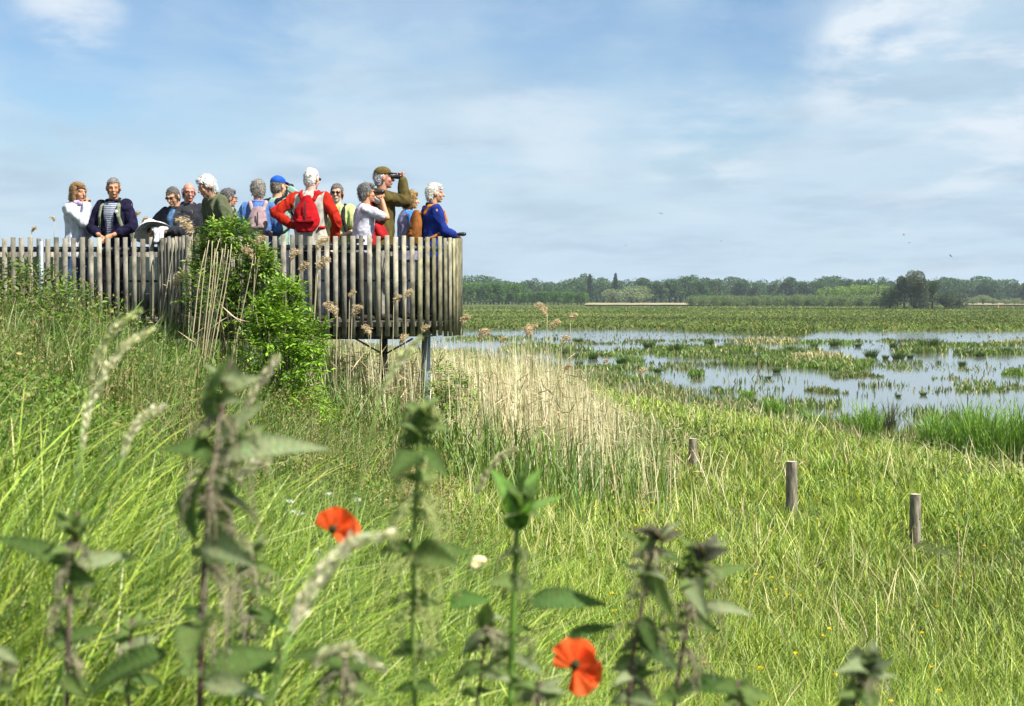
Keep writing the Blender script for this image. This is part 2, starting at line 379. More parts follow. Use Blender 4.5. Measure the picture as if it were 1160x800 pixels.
# the wood on the skyline: individual crowns in front, a mass behind
def hpx(py_top, d, zb=.5): return (337 - py_top) / F * d + EYE - zb
px = 500
while px < 1190:
    d = random.uniform(860, 1000); key = random.choice(['broad_a', 'broad_b', 'broad_c'])
    top = 315 + 2.2 * math.sin(px * .045) + 2.0 * math.sin(px * .11 + 1) + random.uniform(-2.5, 2.5)
    if 600 < px < 660: top += 2
    tree(key, px, d, hpx(top, d), 'dark bluish broadleaf tree on the skyline of the far wood', 'trees on the far skyline', wmul=random.uniform(1.0, 1.35))
    px += random.uniform(7.5, 13)
s = Soup(); lobes = []
for k in range(170):
    d = random.uniform(1020, 1150); pxx = random.uniform(430, 1260); hh = random.uniform(9, 15) * 1.0
    lobes.append(((pxx - 580) / F * d, d, hh * .5, random.uniform(6, 11), 8, hh * .6))
P, D = crown_pts(60000, lobes, .2); P[:, 2] = np.maximum(P[:, 2], .4)
leaves(s, P, D + rand_dir(len(P)) * .9, rng.uniform(.8, 1.6, len(P)), rng.uniform(.7, 1.3, len(P)), vary(TG['far'], len(P), .2, .08), .1)
tag(link('far_woods', s.mesh('far_woods', M_TREE)), 'continuous dark mass of the farthest wood', 'wood', kind='stuff')
for px_, top, lab in ((668, 310.5, 'slim dark conical tree spiking above the wood, near the plantation'), (697, 309.5, 'slim dark conical tree rising right of the first spike')):
    tree('cone', px_, 820, hpx(top, 820), lab, 'conical trees', wmul=.9)
for px_ in np.arange(522, 590, 4.2):
    tree(random.choice(['plant_a', 'plant_b']), px_ + random.uniform(-1, 1), random.uniform(640, 690), hpx(318.5 + random.uniform(-.8, .8), 665), 'mid green plantation tree in the block behind the railing end', 'trees of the tall plantation block', wmul=1.15)
for px_ in np.arange(588, 668, 5):
    tree(random.choice(['plant_a', 'plant_b']), px_ + random.uniform(-1, 1), random.uniform(590, 640), hpx(329 + random.uniform(-1, 1), 615), 'low dark green tree in the long row before the conical trees', 'low dark row of trees', wmul=1.2)
tree('silver', 716, 700, hpx(321, 700), 'pale silver green willow standing before the dark wood', None, wmul=1.7)
tree('silver', 693, 720, hpx(325, 720), 'smaller pale green tree left of the silver willow', None, wmul=1.2)
tree('broad_b', 640, 760, hpx(323, 760), 'rounded bluish tree peeking over the low dark row', None, wmul=1.2)
for px_, top, dd in ((742, 318, 780), (765, 316, 790), (787, 317, 780), (812, 315, 800)):
    tree('broad_a', px_, dd, hpx(top, dd), 'large dark rounded tree beyond the straw coloured field', 'dark trees beyond the straw field', wmul=1.25)
for px_ in np.arange(786, 894, 5.5):
    tree(random.choice(['willow_a', 'willow_b']), px_ + random.uniform(-1, 1), random.uniform(540, 575), hpx(332.5 + random.uniform(-1, 1), 557), 'grey green pollard willow in the trimmed row', 'willows of the left trimmed row', wmul=.9)
for px_ in np.arange(898, 1003, 5.5):
    tree(random.choice(['willow_a', 'willow_b']), px_ + random.uniform(-1, 1), random.uniform(520, 560), hpx(331.5 + random.uniform(-1.5, 1.5), 540), 'grey green pollard willow in the row left of the lone clump', 'willows of the right trimmed row', wmul=.9)
for px_, top in ((938, 323), (952, 322), (966, 320), (981, 321), (994, 320), (1006, 322)):
    tree('light_a', px_, 640, hpx(top, 640), 'fresh light green tree rising behind the willow row', 'light green trees behind the willows', wmul=1.2)
for px_, top in ((1102, 335), (1113, 332), (1124, 336), (1138, 337), (1149, 336), (1158, 338)):
    tree('silver', px_, 600, hpx(top, 600), 'small pale bush at the edge of the right hand field', 'pale bushes by the far right field', 'bush', 'bush', wmul=1.5)
# the lone clump
def clump(px0, top, w, kind, n, col, label, seed, ls=.34):
    n = int(n * 1.6); col = tuple(c_ * 2.1 for c_ in col)
    d = 432 + seed % 5; h = hpx(top, d, .3)
    c_, t_ = tree_meshes(h, w, kind, n, ls, col, seed)
    x = (px0 - 580) / F * d; e_ = empty('tree' if kind == 'round' else 'bush', (x, d, float(height(x, d)) - .1)); tag(e_, label, 'tree' if kind == 'round' else 'bush', 'lone clump of trees and bushes in the marsh')
    link('crown', c_, e_); link('trunk', t_, e_)
clump(1036, 305, 8.0, 'round', 4200, (.05, .062, .036), 'tallest tree of the lone clump, thin grey green crown', 31)
clump(1024, 312, 6.5, 'round', 2600, (.045, .06, .034), 'second tree of the lone clump, left of the tallest', 32)
clump(1056, 313, 6.0, 'round', 2200, (.04, .068, .03), 'darker shorter tree of the lone clump, right of the tallest', 33)
clump(1008, 320, 6.5, 'bush', 2200, (.045, .07, .03), 'dark bush closing the left end of the lone clump', 34)
clump(1072, 329, 7.5, 'bush', 2400, (.045, .062, .036), 'dark spreading bush right under the shorter clump tree', 35)
clump(1086, 333, 5.0, 'bush', 1500, (.05, .06, .04), 'lowest bush ending the lone clump towards the field', 36)
clump(1044, 331, 8.5, 'bush', 2400, (.055, .066, .045), 'greyish bush filling the middle of the lone clump', 37)

# ------------------------------------------------------------------ marsh vegetation
def scatter_polar(n, d0, d1, a0=-23, a1=23, p=0.0):
    d = np.exp(rng.uniform(np.log(d0), np.log(d1), n)); a = np.radians(rng.uniform(a0, a1, n))
    return d * np.sin(a), d * np.cos(a)
def shore_dist(x, y): return np.interp(y, SHY, SHX) - x
# far marsh meadow
s = Soup(); n_ = 120000
a = rng.uniform(-.42, .42, n_); d = 120 + 400 * rng.random(n_) ** 1.7; x = a * d; y = d
k = y > far_shore(x) + rng.normal(0, 1.2, n_) + 1; x, y, d = x[k], y[k], d[k]
patch = pn(np.stack([x * .6, y], -1), .06, 41); p2 = pn(np.stack([x, y], -1), .3, 44)
edge = np.clip(1 - (y - far_shore(x)) / 14, 0, 1)
c = pick([(.105, .155, .028), (.075, .12, .024), (.16, .17, .05), (.24, .21, .09)], (5, 4, 3, .8), len(x), .2)
c *= (1 + .55 * patch + .15 * p2)[:, None]
hh = (.16 + .22 * rng.random(len(x)) + .35 * edge) * (1 + .4 * p2)
P = np.stack([x, y, height(x, y) - .05], -1)
blades(s, P, hh, .0008 * d + .08 * rng.random(len(x)), rng.normal(0, .9, len(x)), .3, c, 2, taper=.3)
tag(link('marsh_grass', s.mesh('marsh_grass', M_TREE)), 'low green marsh vegetation beyond the open water', 'marsh vegetation', kind='stuff')
# vegetation in the water: (px, py, half width px, half height px, count, height m, kind)
G1, G2, OL, ST = (.12, .20, .028), (.08, .14, .022), (.15, .16, .05), (.48, .41, .22)
isl = [(872, 388, 34, 2.2, 900, .5, 'straw'), (750, 386.5, 110, 1.6, 1000, .3, 'olive'), (690, 389.5, 60, 1.0, 320, .25, 'olive'), (832, 400, 75, 6.5, 4200, .45, 'mix'), (885, 411, 55, 5, 3000, .45, 'mix'),
       (947, 415, 42, 6.5, 3600, .42, 'island'), (925, 408, 30, 4, 1500, .5, 'straw'), (968, 426, 26, 3.2, 900, .25, 'olive'), (672, 404, 36, 2.2, 900, .35, 'mix'), (716, 409, 14, 2.2, 500, .3, 'green'),
       (790, 425, 8, 3, 400, .35, 'green'), (775, 396, 40, 3.6, 1300, .35, 'mix'), (1095, 391.5, 70, 1.8, 900, .35, 'mix'), (1120, 400, 42, 3.6, 1500, .42, 'mix'), (1048, 397, 28, 5, 1300, .55, 'mix'),
       (935, 389, 34, 1.8, 600, .4, 'green'), (1010, 387, 60, 1.2, 500, .3, 'olive'), (1150, 423, 12, 3, 420, .3, 'green'), (930, 445, 26, 3, 500, .25, 'olive'), (690, 418, 60, 2.0, 700, .3, 'mix'),
       (1090, 446, 34, 7, 260, .3, 'olive'), (1000, 440, 40, 10, 260, .3, 'olive'), (870, 436, 40, 8, 300, .3, 'olive'), (1085, 425, 40, 8, 300, .3, 'olive'), (800, 415, 60, 4, 700, .3, 'olive'),
       (700, 432, 40, 5, 900, .35, 'mix'), (755, 446, 30, 6, 700, .35, 'olive'), (830, 452, 40, 8, 900, .35, 'mix'), (900, 462, 46, 8, 800, .4, 'mix'), (975, 474, 40, 9, 600, .4, 'olive'), (1060, 470, 40, 8, 400, .35, 'olive'), (1120, 440, 40, 6, 500, .3, 'mix'), (1040, 415, 50, 4, 600, .3, 'olive'), (745, 400, 60, 3, 1100, .35, 'mix'), (560, 384, 60, 2, 700, .4, 'mix'), (610, 396, 46, 5, 1500, .45, 'mix'), (1240, 396, 70, 5, 1800, .4, 'mix'), (1230, 430, 60, 9, 900, .4, 'mix'), (1150, 389, 30, 1.4, 400, .5, 'straw')]
s = Soup()
for (px, py, hw, hh_, n_, hm, kd) in isl:
    aa = rng.uniform(0, 2 * np.pi, n_); rr = np.sqrt(rng.random(n_)) * (1 + .25 * np.sin(aa * 3 + px) + .18 * np.sin(aa * 7 + py))
    ppx = px + hw * rr * np.cos(aa); ppy = py + hh_ * rr * np.sin(aa)
    th = np.arctan((ppy - 337) / F); d = EYE / np.tan(th); x = (ppx - 580) / F * d; y = d
    k = pn(np.stack([x, y], -1), .9, int(px)) + .5 * pn(np.stack([x, y], -1), 2.5, int(py)) > (-.25 if kd != 'olive' else .05)
    x, y, d = x[k], y[k], d[k]
    cols, wt = {'straw': ([ST, OL, G1], (5, 2, 1.5)), 'olive': ([OL, G2, (.16, .14, .07)], (4, 3, 1)), 'mix': ([G1, G2, OL, ST], (4, 3, 2.5, .8)), 'island': ([G1, G2, (.13, .19, .03), ST], (4, 2, 3, .8)), 'green': ([G1, (.12, .19, .03)], (3, 2))}[kd]
    c = pick(cols, wt, len(x), .2)
    blades(s, np.stack([x, y, np.full(len(x), -.05)], -1), hm * rng.uniform(.35, 1.1, len(x)) * (1 + .35 * pn(np.stack([x, y], -1), .8, 77)), np.maximum(.03, .0011 * d), rng.normal(0, .35, len(x)), .15, c, 2, taper=.5)
# floating bits and lone stems all over the shallows
x, y = scatter_polar(22000, 31, 148, -4, 23); k = (x > np.interp(y, SHY, SHX) + .3) & (y < far_shore(x))
x, y = x[k], y[k]; k = pn(np.stack([x, y], -1), .22, 55) + .6 * pn(np.stack([x, y], -1), .9, 56) + rng.normal(0, .3, len(x)) > .42; x, y = x[k], y[k]
c = pick([OL, G2, G1, (.13, .11, .06)], (3, 3, 3, 2), len(x), .25); d = y
blades(s, np.stack([x, y, np.full(len(x), -.03)], -1), rng.uniform(.04, .30, len(x)) * (1 + .6 * pn(np.stack([x, y], -1), 1.1, 57)), np.maximum(.014, .0007 * d) * rng.uniform(.5, 1.6, len(x)), rng.normal(0, .6, len(x)), .4, c, 2)
tag(link('marsh_plants', s.mesh('marsh_plants', M_GRASS)), 'patches of rush, sedge and weed growing out of the shallow water', 'marsh plants', kind='stuff')

# rush tussocks standing alone in the water
def tussock_mesh(seed, n=240, h=.7, r=.28, cols=((.07, .13, .018), (.05, .095, .018), (.10, .12, .04))):
    s = Soup(); a = rng.uniform(0, 2 * np.pi, n); q = r * np.sqrt(rng.random(n))
    P = np.stack([q * np.cos(a), q * np.sin(a), np.full(n, -.08)], -1)
    blades(s, P, h * rng.uniform(.45, 1.05, n), .035, .15 + .5 * q / r * rng.random(n), rng.uniform(0, .35, n), pick(cols, (3, 2, 1), n, .25), 3, az=a + rng.normal(0, .5, n))
    return s.mesh('rush_tussock', M_GRASS)
TUS = [tussock_mesh(k) for k in range(4)]
tus = [(987, 403, 8, 'dark upright rush tussock, leftmost of the three in open water'), (1003, 405, 4, 'thin dark rush tuft, middle of the three in open water'), (1018, 405, 8, 'round dark rush tussock, rightmost of the three in open water'),
       (1053, 394, 11, 'large bushy rush tussock beyond the three upright ones'), (894, 398, 7, None), (945, 390, 6, None), (1090, 413, 5, 'small upright tuft right of the three rush tussocks'), (735, 392, 7, None), (765, 398, 9, None), (705, 410, 7, 'low bright green tussock nearest the reed bed'),
       (788, 427, 6, 'dark round tussock alone in the water beyond the reeds'), (811, 440, 5, None), (1031, 404, 4, None), (1098, 400, 5, None), (1110, 402, 6, None), (1148, 422, 6, 'low green tussock at the right edge of the photo'),
       (852, 455, 5, None), (672, 405, 6, None), (745, 420, 5, None), (972, 391, 4, None), (922, 392, 5, None), (905, 400, 6, None), (1012, 392, 5, None), (1137, 399, 7, None), (640, 400, 6, None), (656, 413, 5, None), (655, 386, 5, None), (826, 392, 6, None), (803, 390, 6, None), (853, 408, 7, None),
       (1046, 446, 4, None), (1018, 448, 3, None), (880, 420, 5, None), (870, 428, 4, None)]
for px, py, hw, lab in tus:
    b = ground_at(px, py + 2, 0); o = link('rush_tussock', random.choice(TUS), None, (b.x, b.y, 0))
    k = hw / F * b.y / .42; o.scale = (k, k, k * random.uniform(.85, 1.15)); o.rotation_euler.z = random.uniform(0, 6.28)
    tag(o, lab or 'small dark green rush tussock in the shallow marsh', 'tussock', 'rush tussocks in the water')
# reed clumps along the near shore
def reed_clump(px, py, wpx, hpx_, label, dense=1.0, cols=((.15, .27, .035), (.20, .33, .05), (.09, .17, .03))):
    b = ground_at(px, py, .15)
    for _ in range(12): b = ground_at(px, py, max(0, float(height(b.x, b.y))))
    r = wpx / 2 / F * b.y; h = hpx_ / F * b.y * 1.65; n = int(900 * r * dense) + 60
    s = Soup(); a = rng.uniform(0, 2 * np.pi, n); q = r * np.sqrt(rng.random(n)); x = q * np.cos(a); y = q * np.sin(a) * .8
    env = (1 - .35 * (q / r) ** 2) * (1 + .18 * np.sin(x * 5 / max(r, .3) + px))
    z = height(b.x + x, b.y + y) - 0 
    blades(s, np.stack([x, y, np.maximum(z, -.1)], -1), h * env * rng.uniform(.45, 1.05, n), .022, rng.uniform(0, .28, n), rng.uniform(0, .35, n), pick(cols, (3, 3, 1), n, .25), 4)
    o = link('reed_clump', s.mesh('reed_clump', M_GRASS), None, (b.x, b.y, 0)); tag(o, label, 'reeds', 'green reed clumps along the near shore')
reed_clump(1080, 512, 70, 42, 'dense green reed clump at the water edge, left half of the big stand', 1.6)
reed_clump(1136, 520, 90, 52, 'tallest dense green reed clump by the right edge', 1.8)
reed_clump(1215, 525, 100, 54, 'dense green reed clump continuing past the frame edge', 1.4)
reed_clump(983, 497, 26, 34, 'narrow green reed tuft standing mid shore', 1.3)
reed_clump(921, 487, 34, 20, 'low green reed tuft on the shore left of the narrow one', 1.2)
reed_clump(877, 472, 20, 20, 'small reed tuft at the shore corner', 1.2)
reed_clump(1005, 490, 20, 30, 'thin sparse weed tuft beside the narrow reed tuft', .5, ((.09, .11, .045), (.12, .12, .06), (.06, .09, .03)))
reed_clump(846, 452, 14, 12, 'tiny dark reed tuft where the shore begins', 1.2)
reed_clump(955, 486, 22, 16, 'short grassy tuft between two shore reed tufts', 1.2)
reed_clump(1040, 492, 26, 14, 'thin brownish weed tuft left of the big reed stand', .6, ((.15, .14, .07), (.09, .11, .04), (.2, .17, .1)))
reed_clump(936, 545, 34, 18, 'dark green rushy tuft in the meadow behind the middle post', 1.0)

# ragged fringe of weeds, rushes and dry grass along the near shore
s = Soup(); n_ = 26000
y = np.exp(rng.uniform(np.log(26), np.log(92), n_)); off = rng.normal(.4, 1.3, n_); x = np.interp(y, SHY, SHX) - off; P2 = np.stack([x, y], -1)
k = (np.abs(x / y) < .42) & (pn(P2, .8, 201) + .6 * pn(P2, 2.2, 202) + rng.normal(0, .2, n_) > np.where(off < 0, .35, -.1)); x, y, off = x[k], y[k], off[k]; P2 = P2[k]; d = y
c = pick([(.13, .21, .03), (.09, .15, .025), (.17, .17, .06), (.40, .33, .18), (.22, .16, .09)], (4, 4, 3, 3, 1.2), len(x), .25)
blades(s, np.stack([x, y, np.maximum(height(x, y), -.1) - .03], -1), rng.uniform(.15, .55, len(x)) * (1 + .5 * pn(P2, 1.3, 203)), np.maximum(.012, .0008 * d), rng.normal(0, .35, len(x)), rng.uniform(0, .4, len(x)), c, 3)
tag(link('shore_weeds', s.mesh('shore_weeds', M_GRASS)), 'ragged weeds and dry grass fringing the near shore', 'shore weeds', kind='stuff')

# ------------------------------------------------------------------ meadow grass (right and middle)
GB = [(.26, .32, .04), (.18, .265, .032), (.35, .40, .08), (.09, .15, .022)]
POSTS = [(at(px_, 560, d_).x, d_) for px_, d_ in ((785, 22), (897, 17), (1037, 15))]
def on_ground(x, y, dz=-.03): return np.stack([x, y, height(x, y) + dz], -1)
s = Soup()
x, y = scatter_polar(460000, 3.0, 75, -25, 34)
k = shore_dist(x, y) > .2 + .5 * rng.normal(0, 1, len(x)); x, y = x[k], y[k]
xm = -.14 * np.minimum(y, 24); bank = x - xm                       # >0 meadow side, <-1 bank side
k = (bank > -.8 + .7 * rng.normal(0, 1, len(x))); x, y = x[k], y[k]
d = np.hypot(x, y); P2 = np.stack([x, y], -1)
pt = pn(P2, .55, 61); pt2 = pn(P2, 1.7, 62)
c = pick(GB, (4.5, 4, 3.2, 3.4), len(x), .3, .1); c *= (1 + .22 * pt + .2 * pt2)[:, None]
sh = np.clip(1 - shore_dist(x, y) / 5, 0, 1)                       # paler rough grass near the shore
c = c * (1 - .3 * sh[:, None]) + np.array((.34, .32, .15)) * .3 * sh[:, None] * rng.uniform(.5, 1.2, (len(x), 1))
h = (.14 + .24 * rng.random(len(x))) * (1 + .4 * pt + .35 * pt2)
for q_ in POSTS: h = h * np.clip(.12 + (np.hypot(x - q_[0], (y - q_[1] + .45) * .55) / .55) ** 2, 0, 1)
blades(s, on_ground(x, y), h, np.maximum(.004, .0008 * d) * rng.uniform(.7, 1.3, len(x)), rng.uniform(0, .7, len(x)), rng.uniform(0, .5, len(x)), c, 3)
tag(link('meadow_grass', s.mesh('meadow_grass', M_GRASS)), 'bright green uneven meadow grass sloping to the water', 'grass', kind='stuff')
# broad leaved herbs in patches
s = Soup()
x, y = scatter_polar(26000, 5.5, 45, -8, 24); k = (shore_dist(x, y) > 1) & (x + .14 * np.minimum(y, 24) > .5); x, y = x[k], y[k]
k = pn(np.stack([x, y], -1), .9, 171) + .5 * pn(np.stack([x, y], -1), 2.4, 172) + rng.normal(0, .12, len(x)) > .42; x, y = x[k], y[k]; d = np.hypot(x, y)
g0 = on_ground(x, y, 0); g0[:, 2] += rng.uniform(.05, .42, len(x)); leaves(s, g0, rand_dir(len(x), .8), np.maximum(.05, .0035 * d) * rng.uniform(.6, 1.3, len(x)), np.maximum(.018, .0014 * d), pick([(.09, .16, .03), (.13, .21, .04), (.18, .2, .06)], (4, 3, 1), len(x), .25))
tag(link('meadow_herbs', s.mesh('meadow_herbs', M_LEAF)), 'patches of darker broad leaved herbs in the meadow', 'herbs', kind='stuff')
# dry stalks and bents in the meadow
s = Soup()
x, y = scatter_polar(20000, 4.5, 60, -16, 31); k = (shore_dist(x, y) > .1) & (x + .14 * np.minimum(y, 24) > -.2); x, y = x[k], y[k]
pt = pn(np.stack([x, y], -1), .5, 71) + .3 * np.clip(1 - shore_dist(x, y) / 2.5, 0, 1) + .5 * pn(np.stack([x, y], -1), 1.9, 72); k = pt + rng.normal(0, .35, len(x)) > .28; x, y = x[k], y[k]; d = np.hypot(x, y)
c = pick([(.58, .50, .30), (.42, .35, .19), (.24, .17, .09), (.46, .44, .18)], (4, 3, 1, 3), len(x), .2)
bh_ = rng.uniform(.3, .72, len(x))
for q_ in POSTS: bh_ = bh_ * np.clip(.1 + (np.hypot(x - q_[0], (y - q_[1] + .45) * .55) / .6) ** 2, 0, 1)
blades(s, on_ground(x, y), bh_, np.maximum(.0022, .0005 * d), rng.normal(.2, .45, len(x)), rng.uniform(-.1, .4, len(x)), c, 4, taper=.5)
tag(link('dry_bents', s.mesh('dry_bents', M_STRAW)), 'pale dry bents and dead stalks standing through the meadow grass', 'dry grass', kind='stuff')

# ------------------------------------------------------------------ bank undergrowth (left): herbs, leaves, grass, seed heads
def bank_mask(x, y):
    return (x + .14 * np.minimum(y, 24)) < .9 + .25 * np.sin(y * .9)
s = Soup()
x, y = scatter_polar(175000, 5.5, 30, -31, 6); k = bank_mask(x, y) & (shore_dist(x, y) > 1)
k &= ~((y > 16.2) & (x < -.3)); x, y = x[k], y[k]; d = np.hypot(x, y)
P2 = np.stack([x, y], -1); clump_ = pn(P2, 1.5, 81); cl2 = pn(P2, .6, 82)
top = (.40 + .34 * clump_ + .2 * cl2) * np.clip(1.15 + .25 * (-x - 2), .7, 1.6)
zt = np.maximum(top * rng.random(len(x)) ** .55, .03); g0 = on_ground(x, y, 0); g0[:, 2] += zt
c = pick([(.10, .18, .022), (.14, .23, .03), (.07, .13, .02)], (4, 4, 2), len(x), .25)
c2_ = pick([(.22, .23, .05), (.26, .21, .075), (.17, .21, .04)], (4, 2, 3), len(x), .25)
br_ = (pn(P2, 1.1, 87) + rng.normal(0, .22, len(x)) > .12)[:, None]; c = np.where(br_, c2_, c) * (1 + .25 * clump_)[:, None]
leaves(s, g0, rand_dir(len(x), .5), np.maximum(.03, .0028 * d) * rng.uniform(.6, 1.5, len(x)), np.maximum(.014, .0013 * d) * rng.uniform(.6, 1.5, len(x)), c)
tag(link('undergrowth', s.mesh('undergrowth', M_LEAF)), 'tangled leafy herbs covering the bank below the railing', 'undergrowth', kind='stuff')
s = Soup()
x, y = scatter_polar(98000, 2.4, 28, -34, 8); k = bank_mask(x, y) & ~((y > 16.2) & (x < -.3)) & (rng.random(len(x)) < np.clip((8.5 - np.hypot(x, y)) / 3, .12, 1)); x, y = x[k], y[k]; d = np.hypot(x, y)
P2 = np.stack([x, y], -1); pt = pn(P2, .9, 91); pt2 = pn(P2, 2.6, 92)
c = pick([(.17, .255, .03), (.28, .36, .05), (.07, .125, .018), (.40, .42, .14)], (4, 4, 4, 1.5), len(x), .3, .1) * (1 + .2 * pt)[:, None]
near = np.clip((9 - d) / 5, 0, 1)
h = (.30 + .38 * rng.random(len(x))) * (1 + .35 * pt + .25 * pt2) * (1 + .15 * near)
blades(s, on_ground(x, y), h, np.maximum(.006, .0009 * d) * rng.uniform(.6, 1.3, len(x)), rng.uniform(0, .6, len(x)), rng.uniform(0, .8, len(x)), c, 4)
tag(link('tall_grass', s.mesh('tall_grass', M_GRASS)), 'long bright green grass leaning down the near bank', 'grass', kind='stuff')
# upright herbs, bents and darker grass through the undergrowth
s = Soup()
x, y = scatter_polar(72000, 6.5, 17, -31, 2); k = bank_mask(x, y) & ~((y > 16.2) & (x < -.3)); x, y = x[k], y[k]; d = np.hypot(x, y)
P2 = np.stack([x, y], -1); pt = pn(P2, 1.3, 191); pt2 = pn(P2, 3.2, 192); k = pt + .6 * pt2 + rng.normal(0, .3, len(x)) > 0; x, y, d, pt, pt2 = x[k], y[k], d[k], pt[k], pt2[k]
c = pick([(.08, .14, .025), (.13, .20, .035), (.22, .22, .07), (.34, .29, .15)], (5, 4, 2, 1.1), len(x), .3)
blades(s, on_ground(x, y), rng.uniform(.35, .85, len(x)) * (1 + .3 * pt) * np.clip(1.0 + .07 * (-x - 2), .8, 1.25), np.maximum(.005, .0009 * d) * rng.uniform(.5, 1.4, len(x)), rng.uniform(-.1, .5, len(x)), rng.uniform(0, .5, len(x)), c, 4)
tag(link('bank_grass', s.mesh('bank_grass', M_GRASS)), 'rough darker grass and bents standing through the herbs on the bank', 'grass', kind='stuff')
# olive brown seed heads of dock and grasses on the bank
s = Soup()
x, y = scatter_polar(1500, 8.0, 16, -25, 0); k = bank_mask(x, y) & ~((y > 16) & (x < -.3)); x, y = x[k], y[k]
k = pn(np.stack([x, y], -1), .9, 95) + rng.normal(0, .2, len(x)) > .1; x, y = x[k], y[k]
g0 = on_ground(x, y, 0); hh = rng.uniform(.55, .95, len(x)) * np.clip(1.05 + .10 * (-x - 2), .8, 1.3)
blades(s, g0, hh, .006, rng.normal(0, .15, len(x)), 0, pick([(.2, .17, .07)], (1,), len(x)), 2)
rep = 26; G = np.repeat(g0, rep, 0); H = np.repeat(hh, rep)
G[:, 2] += H * rng.uniform(.62, 1.02, len(G)); G[:, :2] += rng.normal(0, .035, (len(G), 2))
c = pick([(.24, .20, .08), (.19, .19, .06), (.28, .20, .09)], (3, 3, 2), len(G), .25)
leaves(s, G, rand_dir(len(G), .8), .022, .009, c)
tag(link('seed_heads', s.mesh('seed_heads', M_STRAW)), 'hazy olive brown seed heads of grasses on the bank', 'seed heads', kind='stuff')

# ------------------------------------------------------------------ reed bed under and beside the platform
s = Soup(); n_ = 11500
x = rng.uniform(-4.6, 5.2, n_); y = rng.uniform(13.6, 27, n_)
right = 1.0 + .105 * (y - 14) + .35 * np.sin(y * 1.3) + np.abs(rng.normal(0, .9, n_)) - .5
dens = np.clip((y - (14.0 + .4 * np.sin(x * 2.0))) / 3.4, 0, 1)
left = -3.1 + .5 * rng.normal(0, 1, n_)
k = (x < right) & (x > left) & (rng.random(n_) < dens * (.42 + .58 * (pn(np.stack([x, y], -1), 1.2, 101) > -.2))); x, y = x[k], y[k]
under = (x < -.3) & (y > 15.9) & (y < 20.3)
g0 = on_ground(x, y); topz = np.where(under, 2.95, 9.0)
hh = rng.uniform(.95, 1.62, len(x)) * np.clip(1.0 - .42 * np.clip(x - .9, 0, 3), .4, 1.0) * (1 - .12 * (x < -1.5)) * (1 + .22 * np.exp(-((x - .3) / 1.0) ** 2)); hh = np.minimum(hh, topz - g0[:, 2])
c = pick([(.60, .54, .33), (.46, .41, .23), (.68, .63, .43), (.30, .26, .14)], (5, 4, 4, 2), len(x), .2)
az = rng.normal(2.6, 1.2, len(x))
blades(s, g0, hh, .0085, rng.normal(.10, .12, len(x)), rng.uniform(0, .05, len(x)), c, 3, az=az, taper=.35)
# dead leaves on the stalks
rep = 2; G = np.repeat(g0, rep, 0); H = np.repeat(hh, rep); G[:, 2] += H * rng.uniform(.25, .85, len(G)); A_ = np.repeat(az, rep); G[:, 0] += np.cos(A_) * H * .06
dd = rand_dir(len(G), -.3); leaves(s, G, dd, rng.uniform(.12, .3, len(G)), .014, pick([(.48, .40, .24), (.36, .29, .16)], (3, 2), len(G), .2))
tag(link('reed_bed', s.mesh('reed_bed', M_STRAW)), 'dense bed of last year straw coloured reeds below the platform', 'reeds', kind='stuff')
s = Soup(); n_ = 16000
x = rng.uniform(-4.8, 3.6, n_); y = rng.uniform(13.4, 26, n_); k = (x < 1.6 + .10 * (y - 14)) & ~((x < -.3) & (y > 15.8) & (y < 21)); x, y = x[k], y[k]
k = pn(np.stack([x, y], -1), 1.1, 103) + rng.normal(0, .3, len(x)) > -.15; x, y = x[k], y[k]
g0 = on_ground(x, y)
c = pick([(.12, .19, .035), (.16, .24, .04), (.08, .14, .03)], (3, 3, 2), len(x), .2)
blades(s, g0, rng.uniform(.5, 1.15, len(x)) * np.clip(1 - .2 * np.clip(x - .5, 0, 3), .4, 1), .017, rng.uniform(.0, .3, len(x)), rng.uniform(0, .45, len(x)), c, 4)
tag(link('young_reeds', s.mesh('young_reeds', M_GRASS)), 'fresh green reed shoots among the straw coloured stalks', 'reeds', kind='stuff')

